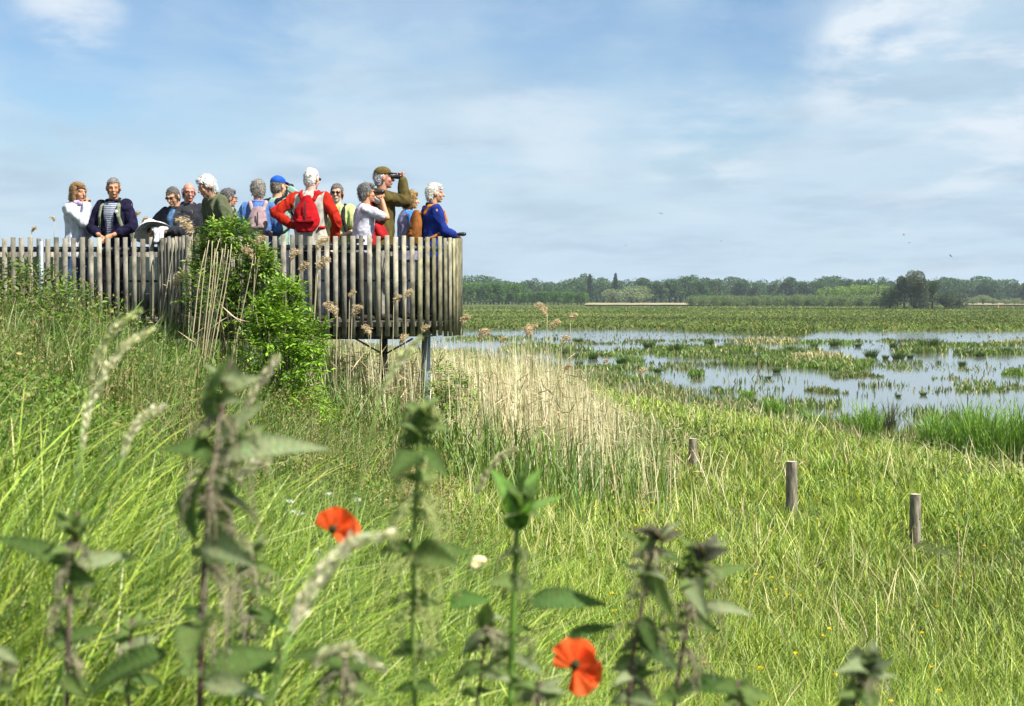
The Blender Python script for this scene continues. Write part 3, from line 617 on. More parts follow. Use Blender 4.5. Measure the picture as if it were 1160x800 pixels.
# individual dry reeds with plumes
PC = [(.56, .43, .26), (.46, .34, .20), (.64, .52, .35)]
def reed(px0, py0, px1, py1, d, label, plume=1.0, droop=1, group='dry reeds with plumes', r=.006, bow=.012):
    b = at(px0, py0, d); t = at(px1, py1, d); gz = float(height(b.x, b.y)); 
    dirv = (t - b); lowk = (b.z - gz) / max(dirv.z, .1)
    base = b - dirv * min(lowk, .6) if b.z > gz else b.copy()
    base.z = min(base.z, gz - .02)
    root = empty('reed', tuple(base)); tag(root, label, 'reed', group)
    T = t - base; s = Soup(); bo = random.uniform(-1, 1) * bow; pts = [T * q + Vector((bo * math.sin(q * 3.14) + .25 * bo * math.sin(q * 9), 0, 0)) for q in (0, .15, .3, .45, .6, .75, .9, 1)]
    tube(s, pts, [r, r, r, r * .95, r * .9, r * .8, r * .7, r * .5], (.50, .43, .27), 5)
    st = s.mesh('stem', M_STRAW); link('stem', st, root)
    s = Soup(); P = np.array([tuple(T * rng.uniform(.3, .75))]); D = rand_dir(1, .3); leaves(s, P, D, .28, .015, pick(PC, (1, 1, 1), 1))
    link('leaf', s.mesh('leaf', M_STRAW), root)
    if plume:
        s = Soup(); n = 300; q = rng.random(n); sg = 1 if droop > 0 else -1
        L_ = .19 * plume
        ax = np.stack([sg * (L_ * .55 * q ** 1.6), rng.normal(0, .012, n), L_ * (q - .55 * q ** 2.6)], -1)
        w = .021 * plume * np.sin(np.pi * np.clip(q * .9 + .08, 0, 1))
        off = rng.normal(0, 1, (n, 3)) * w[:, None]; off[:, 2] -= w * rng.random(n)
        D = np.stack([sg * (.4 + rng.random(n)), rng.normal(0, .5, n), rng.uniform(-.9, .5, n)], -1)
        leaves(s, ax + off + np.array(tuple(T)), D, .034 * plume, .007, pick(PC, (3, 2, 2), n, .25))
        tube(s, [T + Vector((sg * L_ * .55 * q_ ** 1.6, 0, L_ * (q_ - .55 * q_ ** 2.6))) for q_ in (0, .25, .5, .75, 1)], .004, (.45, .34, .2), 4)
        link('plume', s.mesh('plume', M_STRAW), root)
    return root
for a_ in [
    (190, 365, 197, 322, 15.3, 'single dry reed with a shaggy drooping plume before the folded railing', 1.2, 1),
    (172, 350, 173, 300, 15.4, 'broken pale reed stump before the railing', 0, 1),
    (180, 342, 199, 268, 15.3, 'bare leaning reed stalk crossing the folded railing on the left', 0, 1),
    (188, 358, 218, 266, 15.3, 'bare leaning reed stalk reaching the rail at the fold', 0, 1),
    (205, 340, 216, 309, 15.2, 'dry reed with a round brown plume left of the bush', .9, 1),
    (212, 330, 218, 262, 15.8, 'pale upright plume standing beside the rail at the bush', 1.5, -1),
    (262, 362, 278, 280, 14.9, 'leaning dry reed with a small plume in front of the upper bush', .7, 1),
    (262, 368, 287, 292, 14.8, 'leaning dry reed whose plume hangs right of the bush', 1.0, -1),
    (284, 330, 290, 277, 14.8, 'dry reed with a compact curled plume at the bush edge', .9, 1),
    (352, 330, 359, 281, 15.3, 'dry reed with a fat tan plume in front of the main railing', 1.1, 1),
    (350, 345, 360, 304, 15.3, 'dry reed with a second fat plume just below another one', 1.1, 1),
    (326, 330, 330, 292, 15.2, 'dry reed with a light plume on the third slat of the main railing', .8, 1),
    (336, 350, 340, 306, 15.2, 'short dry reed plume between slats above the lower bush', .8, 1),
    (342, 352, 338, 332, 15.1, 'low dry reed plume touching the lower bush', .8, -1),
    (380, 420, 382, 356, 15.2, 'tall dry reed with a wide plume left of the platform middle', 1.2, -1),
    (396, 420, 399, 356, 15.2, 'tall dry reed with a hooked plume near the platform middle', .9, 1),
    (394, 400, 396, 336, 15.4, 'thin dry reed with a sparse plume on the middle slats', .6, 1),
    (443, 400, 446, 342, 15.4, 'thin dry reed with a sparse plume on the right slats', .7, 1),
    (457, 400, 459, 336, 15.4, 'thin dry reed with a tall sparse plume before the rounded end', .7, 1),
    (476, 420, 478, 376, 15.5, 'short dry reed plume beside the steel pillar top', .7, 1),
    (417, 420, 420, 378, 15.3, 'dry reed plume just under the slat ends', .8, -1),
    (450, 430, 453, 388, 15.6, 'dry reed plume left of the steel pillar', .8, 1),
    (521, 420, 523, 366, 15.6, 'plumed reed rising just past the railing end', .8, 1),
    (541, 430, 542, 383, 16.6, 'rusty brown reed plume right of the platform, lowest of the group', 1.0, 1),
    (553, 430, 555, 380, 16.9, 'small tan reed plume near the rusty one', .7, -1),
    (565, 440, 567, 388, 16.4, 'small ragged reed plume standing over open water', .6, 1),
    (594, 450, 596, 378, 16.6, 'upright pale reed plume in the water gap', 1.1, 1),
    (600, 450, 603, 380, 16.4, 'leaning pale reed plume close beside another', .9, -1),
    (618, 450, 620, 356, 16.8, 'tallest reed with a hooked plume against the far meadow', 1.2, -1),
    (622, 450, 624, 372, 16.6, 'ragged reed plume just under the tallest one', .9, 1),
    (633, 470, 636, 388, 16.8, 'brown drooping reed plume right of the tallest reed', .8, 1),
    (644, 470, 646, 362, 17.0, 'slim single reed with a narrow upright plume over the meadow', .7, 1),
    (637, 470, 639, 420, 17.0, 'short dark reed plume low at the bed edge', .7, 1),
    (683, 470, 684, 412, 17.2, 'thin reed tip at the right of the bed', .5, 1),
    (722, 490, 725, 424, 17.4, 'last pale reed tip before the open meadow', .7, 1),
    (32, 315, 36, 262, 14.5, 'faint pale grass plume behind the left railing, by the frame edge', .4, 1),
    (60, 300, 62, 250, 17.8, 'pale plume beside the woman in the white jacket', .45, -1),
    (150, 300, 152, 246, 18.6, 'fluffy pale plume behind the rail right of the navy jacket', .7, 1),
    (158, 300, 161, 252, 18.6, 'second fluffy pale plume above the white sun hat', .65, 1)]:
    reed(*a_)
# the bundle of bound pale stalks leaning at the bush
for k in range(10):
    reed(222 + k * 1.9 + random.uniform(-2, 2), 380, 234 + k * 3.1, 272 + random.uniform(-2, 14), 14.3 + random.uniform(-.1, .1), 'pale bare stalk of the leaning bundle in front of the upper bush', 0, 1, 'leaning bundle of stalks', r=random.uniform(.004, .008), bow=.06)

# broad green reed leaves in front of the left railing
s = Soup()
for (px, py, h, az_, n_) in ((125, 345, .62, 1.0, 6), (170, 350, .7, .6, 9), (148, 335, .55, .9, 6), (200, 372, .6, .4, 8), (22, 330, .6, .8, 6), (35, 300, .45, 1.2, 7), (190, 352, .75, .4, 5), (218, 372, .4, .9, 4)):
    b = at(px, py, 15.1); P = np.tile(np.array(tuple(b)), (n_, 1)) + rng.normal(0, .06, (n_, 3)); P[:, 2] = np.minimum(P[:, 2], height(P[:, 0], P[:, 1]) + .5) - .2
    blades(s, P, h * rng.uniform(.7, 1.25, n_), .03, rng.uniform(.2, .6, n_), rng.uniform(0, .5, n_), pick([(.10, .2, .03), (.13, .23, .04)], (1, 1), n_), 6, az=np.full(n_, .2) + rng.normal(0, .5, n_))
tag(link('reed_leaves', s.mesh('reed_leaves', M_GRASS)), 'broad fresh reed leaves arching before the left railing', 'reed leaves', kind='stuff')

# ------------------------------------------------------------------ leafy shrubs in front of the railing
def shrub(cx, lobes, label, n, cols, seed, d):
    base = at(cx, 400, d); gz = float(height(base.x, d)); root = empty('shrub', (base.x, d, gz)); tag(root, label, 'shrub')
    s = Soup(); LB = []
    for (px, py, rpx, rpy) in lobes:
        c_ = at(px, py, d); LB.append((c_.x - base.x, random.uniform(-.15, .15), c_.z - gz, rpx / F * d, rpx / F * d * .8, rpy / F * d))
    P, D = crown_pts(n, LB, .45); P[:, 2] = np.maximum(P[:, 2], .05)
    D = D * .8 + rand_dir(n) * .6; D[:, 2] += .25; D /= np.linalg.norm(D, axis=1, keepdims=True)
    nl = 7
    Sd = np.cross(D, np.array([0, 0, 1.]) + rng.normal(0, .2, (n, 3))); Sd /= np.linalg.norm(Sd, axis=1, keepdims=True)
    cc = pick(cols, (4, 3, 2, 1), n, .2)
    ln = rng.uniform(.06, .16, n); cc = cc * (1 + .35 * pn(P, 5., 7))[:, None]
    for j in range(nl):
        t = (j // 2 + 1) / 4 if j < 6 else 1.0; side = 0 if j == 6 else (1 if j % 2 else -1)
        Pj = P + D * (ln * t * .9)[:, None]; Dj = D * (.55 if side else 1) + Sd * side; Dj[:, 2] -= .15
        leaves(s, Pj, Dj, ln * .42, ln * .17, cc * rng.uniform(.88, 1.12, (n, 1)), .2, roll=np.array([0, 0, 1.]) + rng.normal(0, .35, (n, 3)))
    link('foliage', s.mesh('foliage', M_LEAF), root)
    s = Soup()
    for q in LB:
        for k in range(3):
            tip = Vector(q[:3]) + Vector((random.uniform(-.6, .6) * q[3], random.uniform(-.3, .3), q[5] * .6))
            tube(s, [(random.uniform(-.1, .1), 0, -.05), tuple(tip * .5 + Vector((0, .05, .05))), tuple(tip)], [.012, .009, .004], (.16, .13, .08), 5)
    link('stems', s.mesh('stems', M_STRAW), root)
LC = [(.13, .23, .025), (.20, .31, .035), (.07, .14, .018), (.30, .38, .09)]
shrub(265, [(262, 300, 32, 36), (262, 268, 20, 12), (240, 330, 24, 30), (290, 325, 22, 34), (236, 292, 14, 20), (262, 350, 36, 26), (297, 300, 8, 12)], 'tall dense green leafy shrub hiding the fold of the railing', 1900, LC, 1, 15.0)
shrub(318, [(312, 395, 36, 34), (318, 372, 22, 20), (300, 430, 36, 34), (335, 420, 28, 40), (330, 460, 30, 30), (322, 338, 11, 14), (345, 385, 18, 22), (300, 362, 10, 14), (300, 462, 30, 26), (345, 475, 24, 22)], 'lower bright green feathery leaved shrub spilling down before the reeds', 2100, [(.17, .31, .022), (.24, .40, .04), (.11, .21, .018), (.32, .44, .09)], 2, 12.9)
shrub(505, [(505, 435, 24, 18), (498, 455, 20, 14), (520, 450, 14, 14)], 'small green shrub growing right of the steel pillar', 260, LC, 3, 16.0)
shrub(130, [(128, 420, 60, 16), (60, 400, 50, 22), (30, 330, 40, 26), (70, 350, 40, 18)], 'low sprawling herb shrub on the bank by the left frame edge', 500, [(.11, .19, .022), (.16, .25, .035), (.08, .14, .02), (.2, .25, .06)], 4, 12.5)

# ------------------------------------------------------------------ wooden posts in the meadow
m_post = solid('weathered_post', (.19, .165, .12), .9, .65, 9, bump=.9, stretch=(2.5, 2.5, .6))
m_cut = solid('post_cut_end', (.42, .35, .26), .9, .2, 30)
def fence_post(px, pyt, pyb, d, wpx, lean, label):
    t = at(px, pyt, d); b = at(px - lean, pyb, d); gz = float(height(b.x, d)); zb = min(gz, b.z) - .15
    root = empty('fence_post', (b.x, d, gz)); tag(root, label, 'post', 'wooden posts in the meadow')
    r = wpx / 2 / F * d; s = Soup(); H = t.z - gz; n = 10; kk = 14; V = []
    for i in range(n + 1):
        q = i / n; z = (zb - gz) + (H - (zb - gz)) * q; rr = r * (1.03 - .06 * q)
        if i == n: rr *= .93; 
        for j in range(kk):
            a = 2 * math.pi * j / kk; w_ = rr * (1 + .06 * math.sin(3 * a + px) + .04 * math.sin(5 * a + q * 3) + random.uniform(-.02, .02))
            V.append(((t.x - b.x) * q + w_ * math.cos(a), w_ * math.sin(a), z))
    q4 = [(i * kk + j, i * kk + (j + 1) % kk, (i + 1) * kk + (j + 1) % kk, (i + 1) * kk + j) for i in range(n) for j in range(kk)]
    me = np_mesh('shaft', np.array(V), [np.array(q4)], m_post, smooth=True); link('shaft', me, root)
    V = [((t.x - b.x) + r * .93 * math.cos(2 * math.pi * j / kk), r * .93 * math.sin(2 * math.pi * j / kk), H + .002) for j in range(kk)] + [((t.x - b.x), 0, H + .008)]
    link('cut_end', np_mesh('cut_end', np.array(V), [np.array([(j, (j + 1) % kk, kk) for j in range(kk)])], m_cut), root)
fence_post(785, 497, 540, 22, 10, 0, 'most distant of three wooden posts, slim and half sunk in grass')
fence_post(897, 523, 584, 17, 13.5, 0, 'middle of three weathered round wooden posts in the meadow')
fence_post(1037, 560, 623, 15, 12.5, 0, 'nearest of three round wooden posts, mottled bark on its right side')
# buttercups, white umbels
s = Soup(); x, y = scatter_polar(75, 6.5, 20, 3, 21); P = on_ground(x, y, 0); P[:, 2] += rng.uniform(.3, .42, len(x))
for k in range(5): leaves(s, P, np.stack([np.cos(k * 1.257 + x), np.sin(k * 1.257 + x), np.full(len(x), .5)], -1), .016, .016, np.tile((.85, .62, .02), (len(x), 1)))
blades(s, on_ground(x, y, 0), P[:, 2] - height(x, y), .003, 0, 0, np.tile((.1, .17, .03), (len(x), 1)), 2)
tag(link('buttercups', s.mesh('buttercups', M_LEAF)), 'tiny yellow buttercups dotted through the right meadow', 'flowers', kind='stuff')

# ------------------------------------------------------------------ viewing platform
DECK = 3.22; RAILZ = 4.19
m_slat = solid('grey_weathered_wood', (1, 1, 1), .95, .5, 9, bump=.2, stretch=(1.2, 1.2, .9), attr=True, spec=.2)
m_deck = solid('deck_boards', (.13, .11, .085), .9, .25, 5, stretch=(1, 8, 1), bump=.4)
m_steel = solid('galvanised_steel', (.32, .36, .38), .55, .15, 14, metal=.55, bump=.1)
m_gap_shade = solid('gap_shade_green', (.022, .032, .028), .9, .3, 20, spec=.05)  # dark green that stands in for shade between the slats
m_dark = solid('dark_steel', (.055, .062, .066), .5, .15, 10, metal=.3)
plat = empty('viewing_platform', (-2.6, 16.9, 0)); PO = Vector((-2.6, 16.9, 0))
tag(plat, 'raised wooden viewing platform with a curved slatted railing over the reeds', 'platform')
Cc = (-1.60, 16.98); RA = .98
sections = {'left': [(-7.6, 16.55), (-4.10, 16.62)], 'fold': [(-4.10, 16.62), (-3.62, 15.98)], 'front': [(-3.62, 15.98), (-2.6, 15.985), (-1.60, 16.0)],
            'bend': [(Cc[0] + RA * math.sin(q), Cc[1] - RA * math.cos(q)) for q in np.linspace(0, math.pi * .56, 20)]}
e1 = sections['bend'][-1]
sections['side'] = [e1, (e1[0] - .12, 18.3), (-1.05, 19.5)]
sections['back'] = [(-1.05, 19.5), (-1.8, 20.3), (-3.5, 20.5), (-7.6, 20.5)]
pitch = {'left': .1, 'fold': .098, 'front': .0965, 'bend': .0965, 'side': .07, 'back': .066}
def walk(pts, step):
    res = []; carry = 0.0
    for (x0, y0), (x1, y1) in zip(pts[:-1], pts[1:]):
        Ls = math.hypot(x1 - x0, y1 - y0); t = carry
        while t < Ls: res.append((x0 + (x1 - x0) * t / Ls, y0 + (y1 - y0) * t / Ls, math.atan2(y1 - y0, x1 - x0))); t += step
        carry = t - Ls
    return res
outer = []
lab_s = {'left': 'weathered slats of the left railing half sunk in the bank', 'fold': 'shaded slats of the short folded section', 'front': 'long grey slats facing the meadow', 'bend': 'closely seen slats round the curved end, greenish with algae'}
for nm, pts in sections.items():
    s = Soup(); prev = None
    for (x, y, a) in walk(pts, pitch[nm]):
        nx_, ny_ = math.sin(a), -math.cos(a)      # outward
        g_ = random.uniform(.10, .25); algae = (.25 + .75 * min(1, max(0, (x + 2.0) / 1.2))) * random.uniform(.3, 1)
        c = (g_ * (1.09 + .02 * algae), g_ * (1.0 + .03 * algae), g_ * (.82 - .28 * algae))
        top = RAILZ + random.uniform(-.012, .012); bot = 3.055 + random.uniform(-.008, .008)
        boxm(s, (x + nx_ * .02 - PO.x, y + ny_ * .02 - PO.y, (top + bot) / 2), (.052 + random.uniform(-.004, .004), .018, top - bot), a + random.uniform(-.05, .05), c, random.uniform(-.006, .006))
    o = link('slats', s.mesh('slats', m_slat), plat)
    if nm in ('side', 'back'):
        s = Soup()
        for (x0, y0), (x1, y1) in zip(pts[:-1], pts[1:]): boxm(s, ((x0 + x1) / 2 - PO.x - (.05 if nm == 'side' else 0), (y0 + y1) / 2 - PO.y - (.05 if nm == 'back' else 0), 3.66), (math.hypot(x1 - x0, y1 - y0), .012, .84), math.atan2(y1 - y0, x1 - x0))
        link('gap_shade', s.mesh('gap_shade', m_gap_shade), plat)  # dark sheet added inside side and back railing so slat gaps read as shaded
    if nm in lab_s: o['label'] = lab_s[nm]
    # rails behind the slats
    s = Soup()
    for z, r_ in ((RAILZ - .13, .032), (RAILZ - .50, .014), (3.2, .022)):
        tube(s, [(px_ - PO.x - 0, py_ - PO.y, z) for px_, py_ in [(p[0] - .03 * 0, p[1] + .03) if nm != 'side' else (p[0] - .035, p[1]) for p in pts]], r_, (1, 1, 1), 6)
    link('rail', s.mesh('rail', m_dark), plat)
allp = sections['left'] + sections['front'] + sections['bend'] + sections['side'][1:] + sections['back'][1:]
# deck and fascia beam
n_ = len(allp); V = [(x - PO.x, y - PO.y, DECK) for x, y in allp] + [(x - PO.x, y - PO.y, DECK - .05) for x, y in allp]
me = bpy.data.meshes.new('deck'); me.from_pydata(V, [], [list(range(n_)), list(range(2 * n_ - 1, n_ - 1, -1))] + [(i, n_ + i, n_ + (i + 1) % n_, (i + 1) % n_) for i in range(n_)])
me.materials.append(m_deck); link('deck', me, plat)
for k, yy in enumerate((16.35, 17.5, 18.7, 19.8)):
    s = Soup(); boxm(s, (-4.35 - PO.x + (0, .2, .2, -.2)[k], yy - PO.y, DECK - .13), (6.2, .08, .14), 0, (1, 1, 1)); link('joist', s.mesh('joist', m_dark), plat)
# posts of the railing and pillars below
for (px, d, z0, z1, w) in ((47, 16.52, 3.0, 4.15, .045), (194, 16.40, 2.9, 4.18, .05), (172, 16.75, 3.2, 4.15, .05)):
    b = at(px, 300, d); s = Soup(); boxm(s, (b.x - PO.x, d - PO.y, (z0 + z1) / 2), (w, .05, z1 - z0)); link('rail_post', s.mesh('rail_post', m_steel), plat)
for x, y in ((-3.2, 16.12), (-2.4, 16.12), (-1.5, 16.15), (-.8, 16.7), (-1.1, 18.5), (-2.5, 20.3), (-4.5, 20.35), (-5.5, 16.75)):
    s = Soup(); boxm(s, (x - PO.x, y - PO.y, (DECK + RAILZ) / 2 - .04), (.04, .04, RAILZ - DECK - .12)); link('rail_post', s.mesh('rail_post', m_dark), plat)
def pillar(px, d, r, nm='pillar'):
    b = at(px, 400, d); gz = float(height(b.x, d)); s = Soup(); tube(s, [(b.x - PO.x, d - PO.y, gz - .3), (b.x - PO.x, d - PO.y, 2.6), (b.x - PO.x, d - PO.y, 3.10)], [r, r, r], (1, 1, 1), 20)
    tube(s, [(b.x - PO.x, d - PO.y, 3.04), (b.x - PO.x, d - PO.y, 3.06)], [r * 1.5, r * 1.5], (1, 1, 1), 20)
    me = s.mesh(nm, m_steel if r > .05 else m_dark); me.polygons.foreach_set('use_smooth', np.ones(len(me.polygons), dtype=bool)); link(nm, me, plat)
pillar(482.5, 16.75, .055); pillar(435, 18.6, .05); pillar(330, 18.6, .05); pillar(300, 16.9, .055)
s = Soup(); A = at(435, 402, 18.6) - PO; B = at(467, 384, 17.2) - PO; tube(s, [A, B], [.012, .012], (1, 1, 1), 6); B = at(403, 384, 17.6) - PO; tube(s, [A, B], [.012, .012], (1, 1, 1), 6); link('brace', s.mesh('brace', m_dark), plat)

# ------------------------------------------------------------------ people
def uvs(nu=14, nv=8):
    """unit sphere whose equator ring is doubled, so its halves can be pulled apart"""
    rings = [(math.sin(t), math.cos(t), 1) for t in [math.pi / 2 * k / (nv // 2) for k in range(1, nv // 2 + 1)]] + [(math.sin(t), math.cos(t), 0) for t in [math.pi / 2 + math.pi / 2 * k / (nv // 2) for k in range(0, nv // 2)]]
    V = [(0, 0, 1)]; H = [1]
    for r_, z_, h_ in rings:
        for j in range(nu): a = 2 * math.pi * j / nu; V.append((r_ * math.cos(a), r_ * math.sin(a), z_)); H.append(h_)
    V.append((0, 0, -1)); H.append(0); nr = len(rings)
    T = [(0, 1 + j, 1 + (j + 1) % nu) for j in range(nu)]; e = len(V) - 1; b = 1 + (nr - 1) * nu
    T += [(e, b + (j + 1) % nu, b + j) for j in range(nu)]
    Q = [(1 + i * nu + j, 1 + (i + 1) * nu + j, 1 + (i + 1) * nu + (j + 1) % nu, 1 + i * nu + (j + 1) % nu) for i in range(nr - 1) for j in range(nu)]
    return np.array(V), np.array(H), np.array(T), np.array(Q)
SV, SH, ST3, SQ4 = uvs()
class Blob:
    def __init__(s): s.V = []; s.T = []; s.Q = []; s.n = 0
    def _add(s, V, T, Q): s.V.append(V); s.T.append(T + s.n); s.Q.append(Q + s.n); s.n += len(V)
    def ell(s, c, r, M=None):
        V = SV * np.asarray(r); 
        if M is not None: V = V @ np.array(M).T
        s._add(V + np.asarray(c, float), ST3, SQ4)
    def cap(s, p0, r0, p1, r1, flat=1.0, fdir=None):
        p0 = Vector(p0); p1 = Vector(p1); z = (p1 - p0).normalized()
        x = Vector(fdir).cross(z) if fdir is not None else z.orthogonal()
        x = x.normalized() if x.length > 1e-4 else z.orthogonal().normalized(); y = z.cross(x)
        M = np.array([x, y, z]).T
        rr = np.where(SH == 1, r1, r0)[:, None]; L_ = SV * rr; L_[:, 1] *= flat
        V = L_ @ M.T + np.where((SH == 1)[:, None], np.array(p1), np.array(p0)); s._add(V, ST3, SQ4)
    def loft(s, secs, k=20, fn=None):
        V = []
        for (z, rx, ry, cy) in secs:
            for j in range(k): a = 2 * math.pi * j / k; V.append((rx * math.cos(a), cy + ry * math.sin(a), z))
        n = len(secs); V += [(0, secs[0][3], secs[0][0]), (0, secs[-1][3], secs[-1][0])]
        Q = [(i * k + j, i * k + (j + 1) % k, (i + 1) * k + (j + 1) % k, (i + 1) * k + j) for i in range(n - 1) for j in range(k)]
        T = [(n * k, (j + 1) % k, j) for j in range(k)] + [(n * k + 1, (n - 1) * k + j, (n - 1) * k + (j + 1) % k) for j in range(k)]
        V = np.array(V, float)
        if fn: V = np.array([tuple(fn(Vector(v))) for v in V])
        s._add(V, np.array(T), np.array(Q))
    def build(s, name, vox, mat, parent, smooth=2, disp=None, col=None, keep=None, noise_scale=30):
        me = np_mesh('tmp', np.concatenate(s.V), [np.concatenate(s.T), np.concatenate(s.Q)], None)
        o = bpy.data.objects.new('tmp', me); C.objects.link(o)
        md = o.modifiers.new('r', 'REMESH'); md.mode = 'VOXEL'; md.voxel_size = vox
        if smooth: sm = o.modifiers.new('s', 'SMOOTH'); sm.factor = .5; sm.iterations = smooth
        dg = bpy.context.evaluated_depsgraph_get(); dg.update(); m2 = bpy.data.meshes.new_from_object(o.evaluated_get(dg))
        bpy.data.objects.remove(o); bpy.data.meshes.remove(me)
        m2.name = name; nv = len(m2.vertices); co = np.zeros(nv * 3, np.float32); m2.vertices.foreach_get('co', co); co = co.reshape(-1, 3)
        if disp:
            no = np.zeros(nv * 3, np.float32); m2.vertices.foreach_get('normal', no); no = no.reshape(-1, 3)
            d = pn(co, noise_scale, 3, 6) * .8 + (1 - 2.6 * np.abs(pn(co * np.array((1, 1, .55)), noise_scale * 1.6, 4, 4))) * 1.1
            d = np.clip(d, -.3, 1.7) - .2 * (disp > .01); co = co + no * (d * disp)[:, None]; m2.vertices.foreach_set('co', co.astype(np.float32).ravel())
        if keep is not None:
            import bmesh
            bm = bmesh.new(); bm.from_mesh(m2); kf = keep(co); bm.verts.ensure_lookup_table()
            dead = [f for f in bm.faces if not all(kf[v.index] for v in f.verts)]
            bmesh.ops.delete(bm, geom=dead, context='FACES'); bm.to_mesh(m2); bm.free()
            nv = len(m2.vertices); co = np.zeros(nv * 3, np.float32); m2.vertices.foreach_get('co', co); co = co.reshape(-1, 3)
        m2.polygons.foreach_set('use_smooth', np.ones(len(m2.polygons), dtype=bool))
        if col is not None:
            a = m2.color_attributes.new('Col', 'FLOAT_COLOR', 'POINT'); c4 = np.ones((nv, 4), np.float32); c4[:, :3] = col(co); a.data.foreach_set('color', c4.ravel())
        m2.materials.clear(); m2.materials.append(mat); m2.update()
        return link(name, m2, parent)
m_skin = solid('skin', (1, 1, 1), .5, .06, 30, attr=True, spec=.35)
m_hair = solid('hair', (1, 1, 1), .65, .35, 70, attr=True, bump=.6, spec=.3)
_mats = {}
def cloth(col, nz=.12):
    k = tuple(c_ * .8 for c_ in col); col = k
    if k not in _mats: _mats[k] = solid('cloth', col, .9, nz + .12, 14, bump=.6, spec=.08)
    return _mats[k]
BLACK = (.012, .012, .014)
m_black = solid('black_plastic', BLACK, .35, .1, 10, spec=.5)
m_lens = solid('dark_lens', (.01, .01, .012), .12, 0, 5, spec=.6)
def stripes_mat(c1, c2):
    m, n, l = new_mat('striped_cloth'); o = n.new('ShaderNodeOutputMaterial'); p = n.new('ShaderNodeBsdfPrincipled'); p.inputs['Roughness'].default_value = .85
    w = n.new('ShaderNodeTexWave'); w.bands_direction = 'Z'; w.inputs['Scale'].default_value = 14; t = n.new('ShaderNodeTexCoord'); l.new(t.outputs['Object'], w.inputs['Vector'])
    r = n.new('ShaderNodeValToRGB'); r.color_ramp.elements[0].color = (*c1, 1); r.color_ramp.elements[1].color = (*c2, 1); r.color_ramp.elements[0].position = .4; r.color_ramp.elements[1].position = .55
    l.new(w.outputs[0], r.inputs[0]); l.new(r.outputs[0], p.inputs['Base Color']); l.new(p.outputs[0], o.inputs[0]); return m

